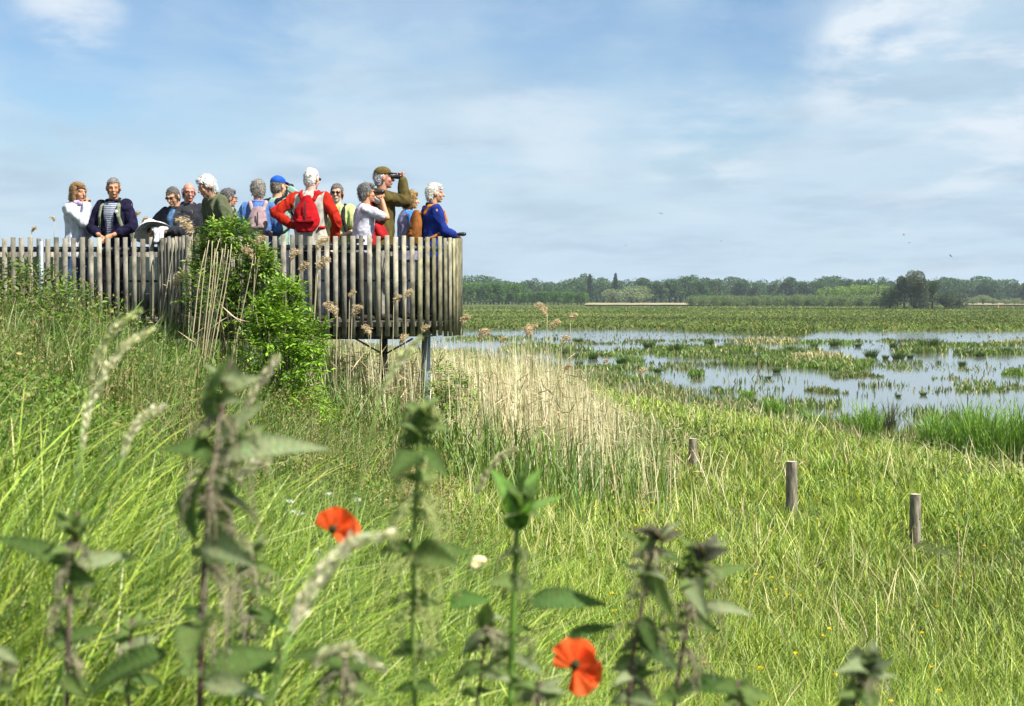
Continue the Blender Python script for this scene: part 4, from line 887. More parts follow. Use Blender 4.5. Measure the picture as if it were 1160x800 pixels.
def person(label, px, d, top_py, face, lean=0, yaw=0, pitch=0, female=False, skin=(.44, .23, .14), armR=None, armL=None, hair=None, haircol=(.5, .5, .5), top=(.5, .5, .5),
           sleeve='long', sleevecol=None, legs=(.05, .07, .12), jacket=None, open_w=0.0, shirt=None, scarf=None, glasses=None, cap=None, belly=0.0, vest=None, roll=0, collar=None, hat=None, elbR=None, elbL=None, size=None):
    X_ = at(px, 300, d).x
    LR = Matrix.Rotation(-R(lean), 3, 'X'); PV = Vector((0, 0, .95))
    def bend(p):
        p = Vector(p); t = min(1, max(0, (p.z - .93) / .28)); t = t * t * (3 - 2 * t)
        return PV + Matrix.Rotation(-R(lean) * t, 3, 'X') @ (p - PV)
    wf = .90 if female else 1.0
    NB = bend((0, -.005, 1.47)); up = (LR @ Vector((0, 0, 1)))
    HR = Matrix.Rotation(-R(yaw), 3, 'Z') @ Matrix.Rotation(-R(lean) * .35 - R(pitch), 3, 'X') @ Matrix.Rotation(R(roll), 3, 'Y')
    HC = NB + up * .032 + HR @ Vector((0, .022, .122))
    def hd(p): return HC + HR @ (Vector(p) * 1.01)
    HM = np.array(HR)
    topz = max(hd((0, 0, .125)).z, hd((0, -.06, .09)).z)
    X0 = at(px, top_py, d); S_ = (X0.z - DECK) / topz if size is None else size
    root_loc = (X_, d, DECK if size is None else X0.z - topz * size)
    # ---- body
    b = Blob()
    b.ell(hd((0, -.012, .03)), (.074, .094, .09), HM); b.ell(hd((0, .028, -.03)), (.057, .066, .088), HM); b.ell(hd((0, .066, -.093)), (.026, .022, .02), HM)
    b.cap(hd((0, .09, .012)), .009, hd((0, .112, -.028)), .0145); b.ell(hd((0, .088, -.062)), (.026, .012, .012), HM)
    for sx in (-1, 1):
        b.ell(hd((sx * .080, -.006, -.006)), (.013, .022, .034), HM); b.cap(hd((sx * .014, .086, .026)), .010, hd((sx * .044, .074, .026)), .009)
        b.ell(hd((sx * .036, .062, -.028)), (.022, .022, .026), HM); b.ell(hd((sx * .031, .074, .006)), (.013, .012, .011), HM)
    b.cap(hd((0, -.025, -.06)), .058, NB + Vector((0, 0, -.03)), .058); b.cap(NB, .055, bend((0, 0, 1.40)), .085)
    TS = [(.86, .155, .105, 0), (.95, .165, .112, 0), (1.06, .145 * wf, .105, .01 + belly * .5), (1.2, .155 * wf, .11, .005 + belly * .3), (1.32, .17 * wf, .112, 0), (1.40, .155 * wf, .095, -.005), (1.455, .10, .07, -.01), (1.48, .06, .055, -.01)]
    b.loft(TS, fn=bend)
    sh = {}; arms = {}
    for sx, tgt, eh in ((1, armR, elbR), (-1, armL, elbL)):
        s0 = bend((sx * .185 * wf, -.01, 1.405)); sh[sx] = s0
        t = Vector(tgt) if tgt is not None else bend((sx * .25, .03, .86)); l1, l2 = .285, .255
        v = t - s0; D_ = min(v.length, l1 + l2 - .005); dirn = v.normalized(); t = s0 + dirn * D_
        h_ = Vector(eh) if eh is not None else Vector((sx * .6, -.5, -1)); h_ = (h_ - dirn * h_.dot(dirn)).normalized()
        a_ = (l1 * l1 - l2 * l2 + D_ * D_) / (2 * D_); e_ = s0 + dirn * a_ + h_ * math.sqrt(max(0, l1 * l1 - a_ * a_)); arms[sx] = (s0, e_, t)
        b.cap(s0, .052 * wf, e_, .040 * wf); b.cap(e_, .040 * wf, t, .027)
        # hand: palm, four curled fingers, thumb
        fd = (t - e_).normalized(); side = fd.cross(Vector((0, 0, 1))); side = side.normalized() if side.length > .15 else Vector((1, 0, 0)); nrm = side.cross(fd)
        if tgt is not None and (t - hd((0, .1, 0))).length < .3: curl = 1.2
        elif tgt is not None: curl = .7
        else: curl = .35
        pc = t + fd * .045; b.cap(t, .026, t + fd * .075, .034, flat=.45, fdir=tuple(side))
        for q, (ln, off) in enumerate(((.036, -.031), (.042, -.010), (.040, .011), (.030, .031))):
            k0 = t + fd * .088 + side * off; d1 = (fd * math.cos(curl) - nrm * math.sin(curl)); k1 = k0 + d1 * ln; d2 = (fd * math.cos(curl * 1.9) - nrm * math.sin(curl * 1.9)); k2 = k1 + d2 * ln * .85
            b.cap(k0, .0088, k1, .0082); b.cap(k1, .0082, k2, .0070)
        th0 = t + fd * .03 + side * (-sx * .028); th1 = th0 + (fd * .7 - side * sx * .7 - nrm * .2).normalized() * .042; b.cap(th0, .011, th1, .0095); b.cap(th1, .0095, th1 + (fd - nrm * .5).normalized() * .03, .0075)
    for sx in (-1, 1):
        b.cap((sx * .085, 0, .88), .082, (sx * .095, .012, .50), .056); b.cap((sx * .095, .012, .50), .052, (sx * .10, -.01, .09), .036); b.cap((sx * .10, -.03, .04), .035, (sx * .11, .13, .03), .03, .8)
    eyes = [np.array(hd((sx * .031, .083, .006))) for sx in (-1, 1)]; mouth = np.array(hd((0, .098, -.062))); brows = [np.array(hd((sx * .031, .09, .028))) for sx in (-1, 1)]
    HCn = np.array(HC)
    def skincol(co):
        c = np.tile(np.array(skin), (len(co), 1)) * (1 + .08 * pn(co, 25, 9))[:, None]
        L_ = (co - HCn) @ HM
        def mark(pt, r_, col_):
            q = np.linalg.norm((co - pt) / np.array(r_), axis=1); k = np.clip(1.6 - q * 1.2, 0, 1)[:, None]; c[:] = c * (1 - k) + np.array(col_) * k
        for e_ in eyes: mark(e_, (.011, .012, .006), (.11, .07, .05))
        for e_ in brows: mark(e_, (.014, .014, .004), tuple(np.array(haircol) * .5 + np.array(skin) * .3))
        mark(mouth, (.022, .014, .006), (skin[0] * .75, skin[1] * .5, skin[2] * .5))
        ck = np.exp(-(((np.abs(L_[:, 0]) - .045) / .02) ** 2 + ((L_[:, 2] + .03) / .022) ** 2 + ((L_[:, 1] - .07) / .03) ** 2))[:, None]
        c[:] = c * (1 + ck * np.array((.08, -.06, -.06)))
        if hair == 'beard':
            k = np.clip(((-L_[:, 2] - .052) / .02), 0, 1) * (L_[:, 1] > .0) * (L_[:, 2] > -.14); k = k[:, None] * .75; c[:] = c * (1 - k) + np.array((.5, .48, .45)) * k
        return np.clip(c, .01, 1)
    body = b.build('person', .0065, m_skin, None, 1, col=skincol)
    body.location = root_loc; body.rotation_euler = (0, 0, R(face)); body.scale = (S_,) * 3
    tag(body, label, 'person', 'people on the viewing platform')
    # ---- hair
    hs = hair if hair != 'beard' else 'short'
    if hs:
        h = Blob()
        hx = {'short': 0.0, 'bald': -.003, 'full': .010, 'bob': .010}[hs]
        h.ell(hd((0, -.014, .028)), (.082 + hx, .103 + hx, .101 + hx), HM); h.ell(hd((0, -.045, -.02)), (.078 + hx * .8, .060 + hx, .085 + hx), HM)
        if hs == 'full': h.ell(hd((.015, .045, .092)), (.06, .04, .03), HM)
        if hs == 'bob':
            h.ell(hd((0, -.045, -.055)), (.092, .075, .09), HM); h.ell(hd((.01, .052, .085)), (.062, .04, .032), HM)
            for sx in (-1, 1): h.cap(hd((sx * .078, .02, .04)), .028, hd((sx * .080, .012, -.09)), .026)
        def hairline(co):
            q = ((co - HCn) @ HM) / 1.01; x_, y_, z_ = q[:, 0], q[:, 1], q[:, 2]
            if hs == 'bald': return (z_ < .045 + .3 * np.maximum(-y_ - .05, 0)) & (y_ < .005) & (z_ > -.075) & ~((np.abs(x_) > .06) & (z_ < -.0) & (y_ > -.03))
            front = (z_ < (.068 if hs != 'full' else .060)) & (y_ > .045)
            side = (z_ < (.018 if hs == 'short' else -.005)) & (y_ > -.022)
            if hs == 'bob': return ~((z_ < .055) & (y_ > .052)) & (z_ > -.135)
            return ~(front | side) & (z_ > -.095)
        hc = np.array(haircol) * .8
        def hcol(co): return np.clip(hc[None] * (1 + .45 * pn(co, 95, 5))[:, None] * (1 + .25 * pn(co, 30, 6))[:, None], .01, .95)
        h.build('hair', .006, m_hair, body, 1, disp=.0035 if hs in ('full', 'bob') else .0025, col=hcol, noise_scale=80, keep=hairline)
        ho = body.children[-1]; nv = len(ho.data.vertices); hv = np.zeros(nv * 3, np.float32); ho.data.vertices.foreach_get('co', hv); hv = hv.reshape(-1, 3); hn = np.zeros(nv * 3, np.float32); ho.data.vertices.foreach_get('normal', hn); hn = hn.reshape(-1, 3)
        ii = rng.integers(0, nv, 900 if hs != 'short' else 500); dn = np.array(tuple(HR @ Vector((0, -.5, -.8)))); st_ = Soup()
        Dh = dn[None] * rng.uniform(.3, 1, (len(ii), 1)) + hn[ii] * rng.uniform(.1, .75, (len(ii), 1)) + rng.normal(0, .25, (len(ii), 3))
        leaves(st_, hv[ii] - hn[ii] * .003, Dh, rng.uniform(.012, .034 if hs != 'short' else .018, len(ii)), .006, np.clip(hc[None] * rng.uniform(.45, 1.5, (len(ii), 1)), .01, .9), .1, roll=hn[ii] + rng.normal(0, .3, (len(ii), 3)))
        link('strands', st_.mesh('strands', m_hair), ho)
    # ---- trousers and shoes
    t_ = Blob(); t_.loft([(.80, .150, .115, 0), (.90, .178, .128, 0), (1.0, .17, .124, 0), (1.04, .158, .118, belly * .5)], fn=bend)
    for sx in (-1, 1): t_.cap((sx * .085, 0, .86), .098, (sx * .095, .014, .50), .072); t_.cap((sx * .095, .014, .50), .070, (sx * .10, -.01, .10), .058)
    t_.build('trousers', .014, cloth(legs), body, 2, disp=.004, noise_scale=18)
    sho = Blob()
    for sx in (-1, 1): sho.cap((sx * .10, -.035, .045), .046, (sx * .112, .15, .035), .038, .9)
    sho.build('shoes', .012, cloth((.05, .04, .035)), body, 1)
    # ---- top
    slc = sleevecol or (jacket or top)
    def torso(bl, g, lo=.86, hi=True):
        bl.loft([(lo, .172 + g, .125 + g, belly * .3), (.97, .170 + g, .124 + g, .005 + belly * .5), (1.08, .155 * wf + g, .118 + g, .01 + belly * .6), (1.2, .162 * wf + g, .120 + g, .005 + belly * .3), (1.32, .178 * wf + g, .122 + g, 0), (1.405, .165 * wf + g, .105 + g, -.008), (1.455, .112 + g, .080 + g * .7, -.012), (1.478, .075 + g * .5, .062 + g * .5, -.012)], fn=bend, k=28)
    def sleeves(bl, g, frac=1.0):
        for sx in (-1, 1):
            s0, e_, t = arms[sx]; bl.cap(s0 + Vector((-sx * .02, 0, .0)), .066 * wf + g, s0 + (e_ - s0) * min(1, frac * 2), .052 * wf + g)
            if frac > .5: bl.cap(e_, .053 * wf + g, e_ + (t - e_) * min(1, (frac - .5) * 2 * .97), .036 + g)
    if vest:                                   # a sleeveless layer over a long sleeved shirt
        q = Blob(); torso(q, .004, .9); sleeves(q, .008, 1.0); q.build('shirt', .010, cloth(slc), body, 2, disp=.011, noise_scale=22)
        q = Blob(); torso(q, .022, .80)
        for sx in (-1, 1): q.ell(arms[sx][0] + Vector((-sx * .035, 0, .005)), (.062, .075, .06))
        q.build('vest', .010, cloth(vest), body, 2, disp=.013, noise_scale=20)
    elif jacket:
        q = Blob(); torso(q, 0.0, .9); q.build('shirt', .012, shirt if shirt is not None and not isinstance(shirt, tuple) else cloth(shirt or top), body, 2, disp=.003)
        q = Blob(); torso(q, .020, .80); sleeves(q, .012, {'long': 1.0, 'rolled': .85}.get(sleeve, 1.0))
        kp = None
        if open_w:
            inv = lambda co: (np.abs(co[:, 0]) > open_w * np.clip((co[:, 2] - .96) / .45, .12, 1.05)) | (co[:, 1] < .02) | (co[:, 2] > 1.46)
            kp = inv
        q.build('jacket', .010, cloth(jacket), body, 2, disp=.014, noise_scale=17, keep=kp)
        q = Blob(); cr = []
        for k in range(15):
            a = math.pi * (-.32 + 1.64 * k / 14) + math.pi / 2 + math.pi * .5; 
            a = math.pi / 2 + .75 + (2 * math.pi - 1.5) * k / 14
            cr.append(bend((.082 * math.cos(a), -.008 + .075 * math.sin(a), 1.475 + .012 * math.sin(a) * -1)))
        for p0, p1 in zip(cr[:-1], cr[1:]): q.cap(p0, .022, p1, .022)
        q.build('collar', .008, cloth(collar or jacket), body, 1, disp=.003)
    else:
        q = Blob(); torso(q, .008, .86); sleeves(q, .010, {'long': 1.0, 'short': .36, 'rolled': .85}[sleeve]); q.build('shirt', .010, cloth(top), body, 2, disp=.011, noise_scale=20)
        if collar:
            q = Blob(); cr = [bend((.078 * math.cos(a), -.008 + .068 * math.sin(a), 1.475)) for a in np.linspace(0, 2 * math.pi, 15)]
            for p0, p1 in zip(cr[:-1], cr[1:]): q.cap(p0, .018, p1, .018)
            q.build('collar', .008, cloth(collar), body, 1)
    if scarf:
        q = Blob(); cr = [bend((.085 * math.cos(a), .0 + .080 * math.sin(a), 1.475 + .02 * math.sin(a * 2))) for a in np.linspace(0, 2 * math.pi, 15)]
        for p0, p1 in zip(cr[:-1], cr[1:]): q.cap(p0, .028, p1, .026)
        for xx, zz_ in ((.035, 1.02), (-.02, 1.12)): q.cap(bend((xx * .6, .10, 1.42)), .026, bend((xx * 1.8, .165, zz_)), .034, .5, (0, 1, 0))
        q.build('scarf', .009, cloth(scarf), body, 1, disp=.007, noise_scale=40)
    if glasses:
        q = Blob(); dk = glasses == 'sun'
        for sx in (-1, 1):
            r_ = (.028, .008, .019) if dk else (.024, .004, .003)
            if dk: q.ell(hd((sx * .031, .096, .008)), r_, HM)
            else:
                ring = [hd((sx * .031 + .022 * math.cos(a), .100, .004 + .017 * math.sin(a))) for a in np.linspace(0, 2 * math.pi, 13)]
                for p0, p1 in zip(ring[:-1], ring[1:]): q.cap(p0, .003, p1, .003)
            q.cap(hd((sx * .058, .088, .012)), .0042, hd((sx * .082, .0, .010)), .0042)
        q.cap(hd((-.015, .104, .012)), .004, hd((.015, .104, .012)), .004)
        q.build('sunglasses' if dk else 'glasses', .0035, m_lens, body, 0)
    if cap:
        q = Blob(); q.ell(hd((0, -.012, .058)), (.088, .106, .078), HM); q.build('cap_tmp', .007, cloth(cap), body, 1, disp=.002, keep=lambda co: ((co - HCn) @ HM)[:, 2] > .045).name = 'cap'
        q = Blob()
        for k in range(-3, 4): q.cap(hd((k * .022, .07 - abs(k) * .006, .060)), .008, hd((k * .020, .165 - k * k * .006, .048)), .007)
        q.build('visor', .007, cloth(cap), body, 1)
    M4 = Matrix.Translation(root_loc) @ Matrix.Rotation(R(face), 4, 'Z') @ Matrix.Scale(S_, 4)
    return dict(o=body, M=M4, hd=hd, HR=HR, bend=bend, arms=arms, S=S_, face=face)

def binoculars(pr, pos, fwd, label, small=False):
    """pos, fwd in the person's frame"""
    fwd = Vector(fwd).normalized(); x = fwd.cross(Vector((0, 0, 1))).normalized(); u = x.cross(fwd)
    e_ = empty('binoculars'); Mx = Matrix((x, fwd, u)).transposed().to_4x4(); e_.matrix_world = pr['M'] @ Matrix.Translation(pos) @ Mx; tag(e_, label, 'binoculars', 'binoculars in use')
    for sx in (-1, 1):
        q = Blob(); q.cap((sx * .032, -.045, 0), .017, (sx * .032, 0, 0), .018); q.cap((sx * .034, .0, 0), .021, (sx * .036, .055, 0), .026); o = q.build('barrel', .005, m_black, e_, 0)
        s = Soup(); tube(s, [(sx * .036, .080, 0), (sx * .036, .0815, 0)], [.022, .022], (.02, .03, .05), 14); link('lens', s.mesh('lens', m_lens), o)
    q = Blob(); q.cap((-.03, .02, .004), .012, (.03, .02, .004), .012); q.cap((0, -.01, .012), .009, (0, .05, .012), .009); q.build('bridge', .005, m_black, e_, 0)
    return e_
def backpack(pr, col, strapcol, label, hgt=.40, wid=.30, dep=.15, zc=1.18, taper=.75, trim=None, straps=True, drop=0):
    e_ = empty('backpack'); e_.matrix_world = pr['M'].copy(); tag(e_, label, 'backpack', 'backpacks'); bd = pr['bend']
    q = Blob(); n = 7; secs = []
    for k in range(n):
        t = k / (n - 1); z = zc - hgt / 2 + hgt * t; w = wid / 2 * (1 - (1 - taper) * t ** 1.5) * (math.sin(math.pi * (.10 + .78 * t)) ** .5); secs.append((z, w, dep / 2 * (1.1 - .45 * t) * math.sin(math.pi * (.08 + .82 * t)) ** .5, -.145 - dep / 2))
    q.loft(secs, fn=bd, k=24)
    body_ = q.build('bag_body', .009, cloth(col), e_, 2, disp=.010, noise_scale=20)
    q = Blob(); q.cap(bd((-wid * .2, -.135 - dep, zc - hgt * .12)), .016, bd((wid * .2, -.135 - dep, zc - hgt * .12)), .016, .8); q.cap(bd((-wid * .22, -.135 - dep, zc - hgt * .22)), .03, bd((wid * .22, -.135 - dep, zc - hgt * .22)), .03, .8)
    q.build('pocket', .009, cloth(tuple(c * .82 for c in col)), body_, 1, disp=.003)
    q = Blob(); q.cap(bd((0, -.155 - dep, zc + hgt * .28)), .008, bd((0, -.165 - dep, zc - hgt * .18)), .008); q.build('zip', .006, m_black, body_, 0)
    if straps:
        for sx in (-1, 1):
            q = Blob(); pts = [(sx * .07, -.14, zc + hgt * .42), (sx * .095, -.10, 1.45), (sx * .10, -.02, 1.475), (sx * .115, .10, 1.40), (sx * .125, .14, 1.28), (sx * .145, .09, 1.14), (sx * .16, -.03, 1.06), (sx * .13, -.13, zc - hgt * .38)]
            pts = [bd(p) for p in pts]
            for p0, p1 in zip(pts[:-1], pts[1:]): q.cap(p0, .026, p1, .026, .6, (p0 - bd((0, 0, 1.25))))
            q.build('strap', .009, cloth(strapcol), e_, 1)
    return e_
# 1 woman in white jacket
p1 = person('woman in a white hooded jacket, hand on her chin, lilac scarf', 86, 17.2, 207, -112, female=True, lean=3, yaw=8, pitch=2, hair='bob', haircol=(.26, .15, .06), skin=(.46, .23, .13), armR=(.02, .19, 1.455), elbR=(.6, .1, -1), armL=(-.02, .22, 1.16), elbL=(-.5, -.3, -1),
       jacket=(.60, .61, .64), shirt=(.55, .5, .68), scarf=(.52, .42, .62), legs=(.05, .1, .22))
q = Blob()
for k in range(9):
    a = math.pi * (1 + k / 8); q.cap(p1['bend']((.10 * math.cos(a), -.02 + .11 * math.sin(a), 1.44)), .045, p1['bend']((.10 * math.cos(a + .39), -.02 + .11 * math.sin(a + .39), 1.44)), .045)
q.build('hood', .012, cloth((.62, .63, .66)), p1['o'], 2, disp=.008, noise_scale=25)
# 2 man in navy jacket
p2 = person('man in an open navy jacket over a striped polo shirt, hands on the rail', 131, 17.05, 202, 168, lean=4, yaw=-28, pitch=6, hair='short', haircol=(.20, .18, .17), skin=(.44, .21, .11), armR=(.09, .24, 1.04), armL=(-.10, .24, 1.04), elbR=(1, -.4, -.6), elbL=(-1, -.4, -.6), sleeve='rolled',
       jacket=(.014, .012, .034), open_w=.085, shirt=stripes_mat((.06, .07, .12), (.42, .44, .50)), legs=(.03, .03, .035))
# 3 sunglasses
p3 = person('man in dark sunglasses and a black jacket, looking down at the white hat he holds', 203, 16.95, 213.5, 160, lean=8, yaw=-4, pitch=20, hair='short', haircol=(.12, .11, .10), skin=(.48, .26, .15), glasses='sun', armR=(.22, .30, 1.14), armL=(.08, .33, 1.14), elbR=(1, -.3, -.8), elbL=(-1, -.3, -.7), sleeve='rolled',
       jacket=(.035, .037, .045), open_w=.05, shirt=(.16, .30, .52), legs=(.03, .03, .04))
# 4 bald
p4 = person('bald man in glasses and a black coat looking right past the others', 213, 18.1, 207.5, 208, lean=6, yaw=6, pitch=4, hair='bald', haircol=(.35, .33, .31), skin=(.46, .21, .15), glasses='clear', jacket=(.03, .032, .04), shirt=(.3, .3, .33), legs=(.05, .05, .06))
# 5 white haired in olive
p5 = person('white haired man in an olive green jacket bending forward to look down', 262, 17.3, 201.5, 128, lean=27, yaw=2, pitch=14, hair='full', haircol=(.70, .68, .64), skin=(.42, .23, .15), jacket=(.12, .135, .075), shirt=(.6, .62, .66), legs=(.1, .1, .08), armR=(.16, .34, .96), armL=(-.16, .34, .96), size=1.02)
# 6 behind
p6 = person('person with dark grey hair mostly hidden behind the man in olive', 255, 18.4, 214, -60, lean=4, hair='full', haircol=(.13, .125, .12), glasses='clear', jacket=(.20, .21, .15), shirt=(.3, .3, .3), legs=(.1, .1, .1))
# 7 pink backpack
p7 = person('woman with short grey hair and a blue denim shirt seen from behind', 293, 17.0, 203.5, 8, female=True, lean=2, yaw=-10, pitch=4, hair='full', haircol=(.30, .27, .23), glasses='clear', top=(.09, .19, .44), collar=(.20, .22, .48), legs=(.05, .06, .12), armR=(.14, .25, 1.05), armL=(-.16, .24, 1.05))
backpack(p7, (.36, .25, .26), (.46, .33, .33), 'small dusty pink backpack on the woman in denim', hgt=.34, wid=.25, zc=1.22)
# 8 blue cap
p8 = person('person in a bright blue baseball cap and mint shirt looking through binoculars', 313, 17.7, 199.5, -35, lean=3, yaw=0, hair='short', haircol=(.2, .16, .12), cap=(.02, .10, .45), top=(.28, .45, .36), skin=(.52, .30, .2), legs=(.06, .06, .09), armR=(.05, .20, 1.60), armL=(-.05, .20, 1.60), elbR=(.7, .3, -1), elbL=(-.7, .3, -1), sleeve='long')
binoculars(p8, (0, .17, 1.645), (0, 1, .0), 'black binoculars held up by the person in the blue cap')
backpack(p8, (.02, .02, .022), (.02, .02, .022), 'black backpack on the person in the blue cap', hgt=.42)
# 9 red backpack
p9 = person('white haired man in a beige vest and red sleeves seen from behind, hand on hip', 352, 16.75, 190.0, -4, lean=2, yaw=24, pitch=3, hair='short', haircol=(.68, .65, .61), skin=(.55, .33, .26), glasses='sun', vest=(.44, .42, .36), sleevecol=(.42, .022, .010), legs=(.03, .035, .05), armL=(-.19, -.04, 1.08), elbL=(-1, -.3, -.1), armR=(.25, .10, .93), elbR=(.8, -.5, -.6))
backpack(p9, (.42, .010, .014), (.42, .014, .014), 'bright red teardrop backpack on the man in the beige vest', hgt=.40, wid=.36, zc=1.21, taper=.35)
# 10 hi vis
p10 = person('bearded man in sunglasses and a bright yellow shirt with a backpack strap', 383, 17.9, 208, 168, lean=2, yaw=-8, pitch=2, hair='beard', haircol=(.14, .13, .12), skin=(.45, .26, .17), glasses='sun', top=(.52, .60, .24), sleeve='short', legs=(.05, .06, .09), armR=(.16, .24, 1.06), armL=(-.12, .26, 1.06))
backpack(p10, (.03, .03, .035), (.03, .03, .035), 'black backpack on the man in the yellow shirt', hgt=.42)
# 11 white tee
p11 = person('woman in a white t-shirt with short dark grey hair looking through binoculars', 407, 16.9, 207.5, -78, female=True, lean=10, yaw=0, pitch=-6, hair='full', haircol=(.15, .145, .14), skin=(.44, .22, .12), top=(.60, .58, .66), sleeve='short', legs=(.02, .02, .025), armR=(.035, .29, 1.53), armL=(-.05, .29, 1.53), elbR=(.45, .35, -1), elbL=(-.5, .3, -1), belly=.02)
binoculars(p11, p11['hd']((0, .13, .012)), (0, 1, 0), 'small dark binoculars held by the woman in the white t-shirt')
# 12 olive cap
p12 = person('tall man in an olive cap and olive jacket looking through binoculars', 431, 17.3, 189.5, -80, lean=3, yaw=0, pitch=-4, hair='bald', haircol=(.5, .5, .5), skin=(.42, .19, .13), cap=(.13, .095, .03), jacket=(.11, .085, .028), shirt=(.2, .15, .05), legs=(.32, .30, .26), armR=(.045, .26, 1.60), armL=(-.05, .26, 1.60), elbR=(.25, .2, -1), elbL=(-.35, .2, -1))
binoculars(p12, p12['hd']((0, .13, .012)), (0, 1, .03), 'large black binoculars raised by the man in the olive cap')
# red jacket slung on him
e_ = empty('jacket'); e_.matrix_world = p12['M'].copy(); tag(e_, 'red rain jacket slung over the back of the man in the olive cap', 'jacket')
q = Blob(); q.cap((.10, -.12, 1.40), .06, (.17, -.16, 1.0), .095, .7, (1, 1, 0)); q.cap((.10, -.14, 1.3), .06, (.15, .02, .98), .075, .7, (1, 1, 0)); q.cap((.15, -.15, 1.15), .07, (.16, -.1, .86), .07, .7, (1, 1, 0)); q.build('cloth_body', .012, cloth((.42, .02, .025)), e_, 2, disp=.018, noise_scale=16)
q = Blob(); q.cap((.14, -.13, 1.42), .035, (.18, -.05, 1.36), .045, .7); q.build('hood_lining', .010, cloth((.7, .7, .74)), e_, 2, disp=.006)
# 13 brown hair
p13 = person('woman with light brown hair and a lilac vest behind the man in the olive cap', 461, 18.3, 216, -70, female=True, lean=4, hair='bob', haircol=(.30, .17, .055), skin=(.5, .3, .2), vest=(.30, .27, .42), sleevecol=(.06, .26, .66), legs=(.1, .1, .14), armR=(.12, .25, 1.05), armL=(-.12, .25, 1.05))
# 14 white hair blue jacket
p14 = person('white haired woman in a royal blue jacket gazing over the marsh at the railing end', 489, 17.0, 208, -68, female=True, lean=3, yaw=16, pitch=0, hair='full', haircol=(.76, .72, .64), skin=(.44, .24, .15), jacket=(.016, .035, .22), shirt=(.3, .03, .08), collar=(.03, .03, .04), legs=(.03, .03, .06), armR=(.05, .30, 1.09), armL=(-.12, .30, 1.07), elbR=(.7, -.3, -1), elbL=(-.6, -.2, -1))
backpack(p14, (.30, .11, .03), (.45, .16, .03), 'orange and brown backpack on the woman in the royal blue jacket', hgt=.42, wid=.26, dep=.17, zc=1.18)
b_ = binoculars(p14, (.04, .36, 1.11), (.2, 1, 0), 'dark binoculars lowered to the rail by the woman in blue'); b_['group'] = 'binoculars'
# grey green straps of man 2 : his backpack
backpack(p2, (.14, .16, .12), (.22, .25, .16), 'grey green backpack worn by the man in the navy jacket', hgt=.42)
# badge
q = Blob(); q.ell(p2['bend']((-.105, .148, 1.335)), (.022, .008, .026)); q.build('badge', .004, cloth((.8, .8, .8)), p2['o'], 0)
# white hat and cloth in hands of 3
hat = empty('sun_hat', tuple(at(171, 258, 16.75))); hat.rotation_euler = (R(-30), R(-22), 0); tag(hat, 'wide brimmed white sun hat held over the rail by the man in sunglasses', 'hat')
q = Blob(); q.ell((0, 0, .02), (.095, .10, .085)); q.build('crown', .007, cloth((.66, .66, .67)), hat, 2, disp=.006, noise_scale=30, keep=lambda co: co[:, 2] > -.02)
s = Soup(); kk = 40; V = []
for r_, z_ in ((.088, .0), (.14, -.018), (.19, -.05), (.215, -.085)):
    for j in range(kk): a = 2 * math.pi * j / kk; V.append((r_ * math.cos(a), r_ * math.sin(a), z_ + .012 * math.sin(3 * a) * (r_ / .2)))
qd = [(i * kk + j, i * kk + (j + 1) % kk, (i + 1) * kk + (j + 1) % kk, (i + 1) * kk + j) for i in range(3) for j in range(kk)]
o = link('brim', np_mesh('brim', np.array(V), [np.array(qd)], cloth((.66, .66, .67)), smooth=True), hat); md = o.modifiers.new('thick', 'SOLIDIFY'); md.thickness = .004
q = Blob(); A = at(180, 262, 16.62); 
cl = empty('cloth', tuple(A)); tag(cl, 'white cloth hanging over the rail from the hands of the man in sunglasses', 'cloth')
q.cap((-.06, 0, .02), .03, (.07, .0, .03), .03, .7); q.cap((-.02, -.03, .01), .03, (-.01, -.07, -.11), .032, .45, (0, 1, 0)); q.cap((.04, -.03, .01), .028, (.05, -.07, -.22), .022, .5, (0, 1, 0)); q.cap((.0, -.03, .0), .03, (.035, -.06, -.08), .035, .45, (0, 1, 0)); q.build('folds', .007, cloth((.68, .68, .68)), cl, 1, disp=.008, noise_scale=35)

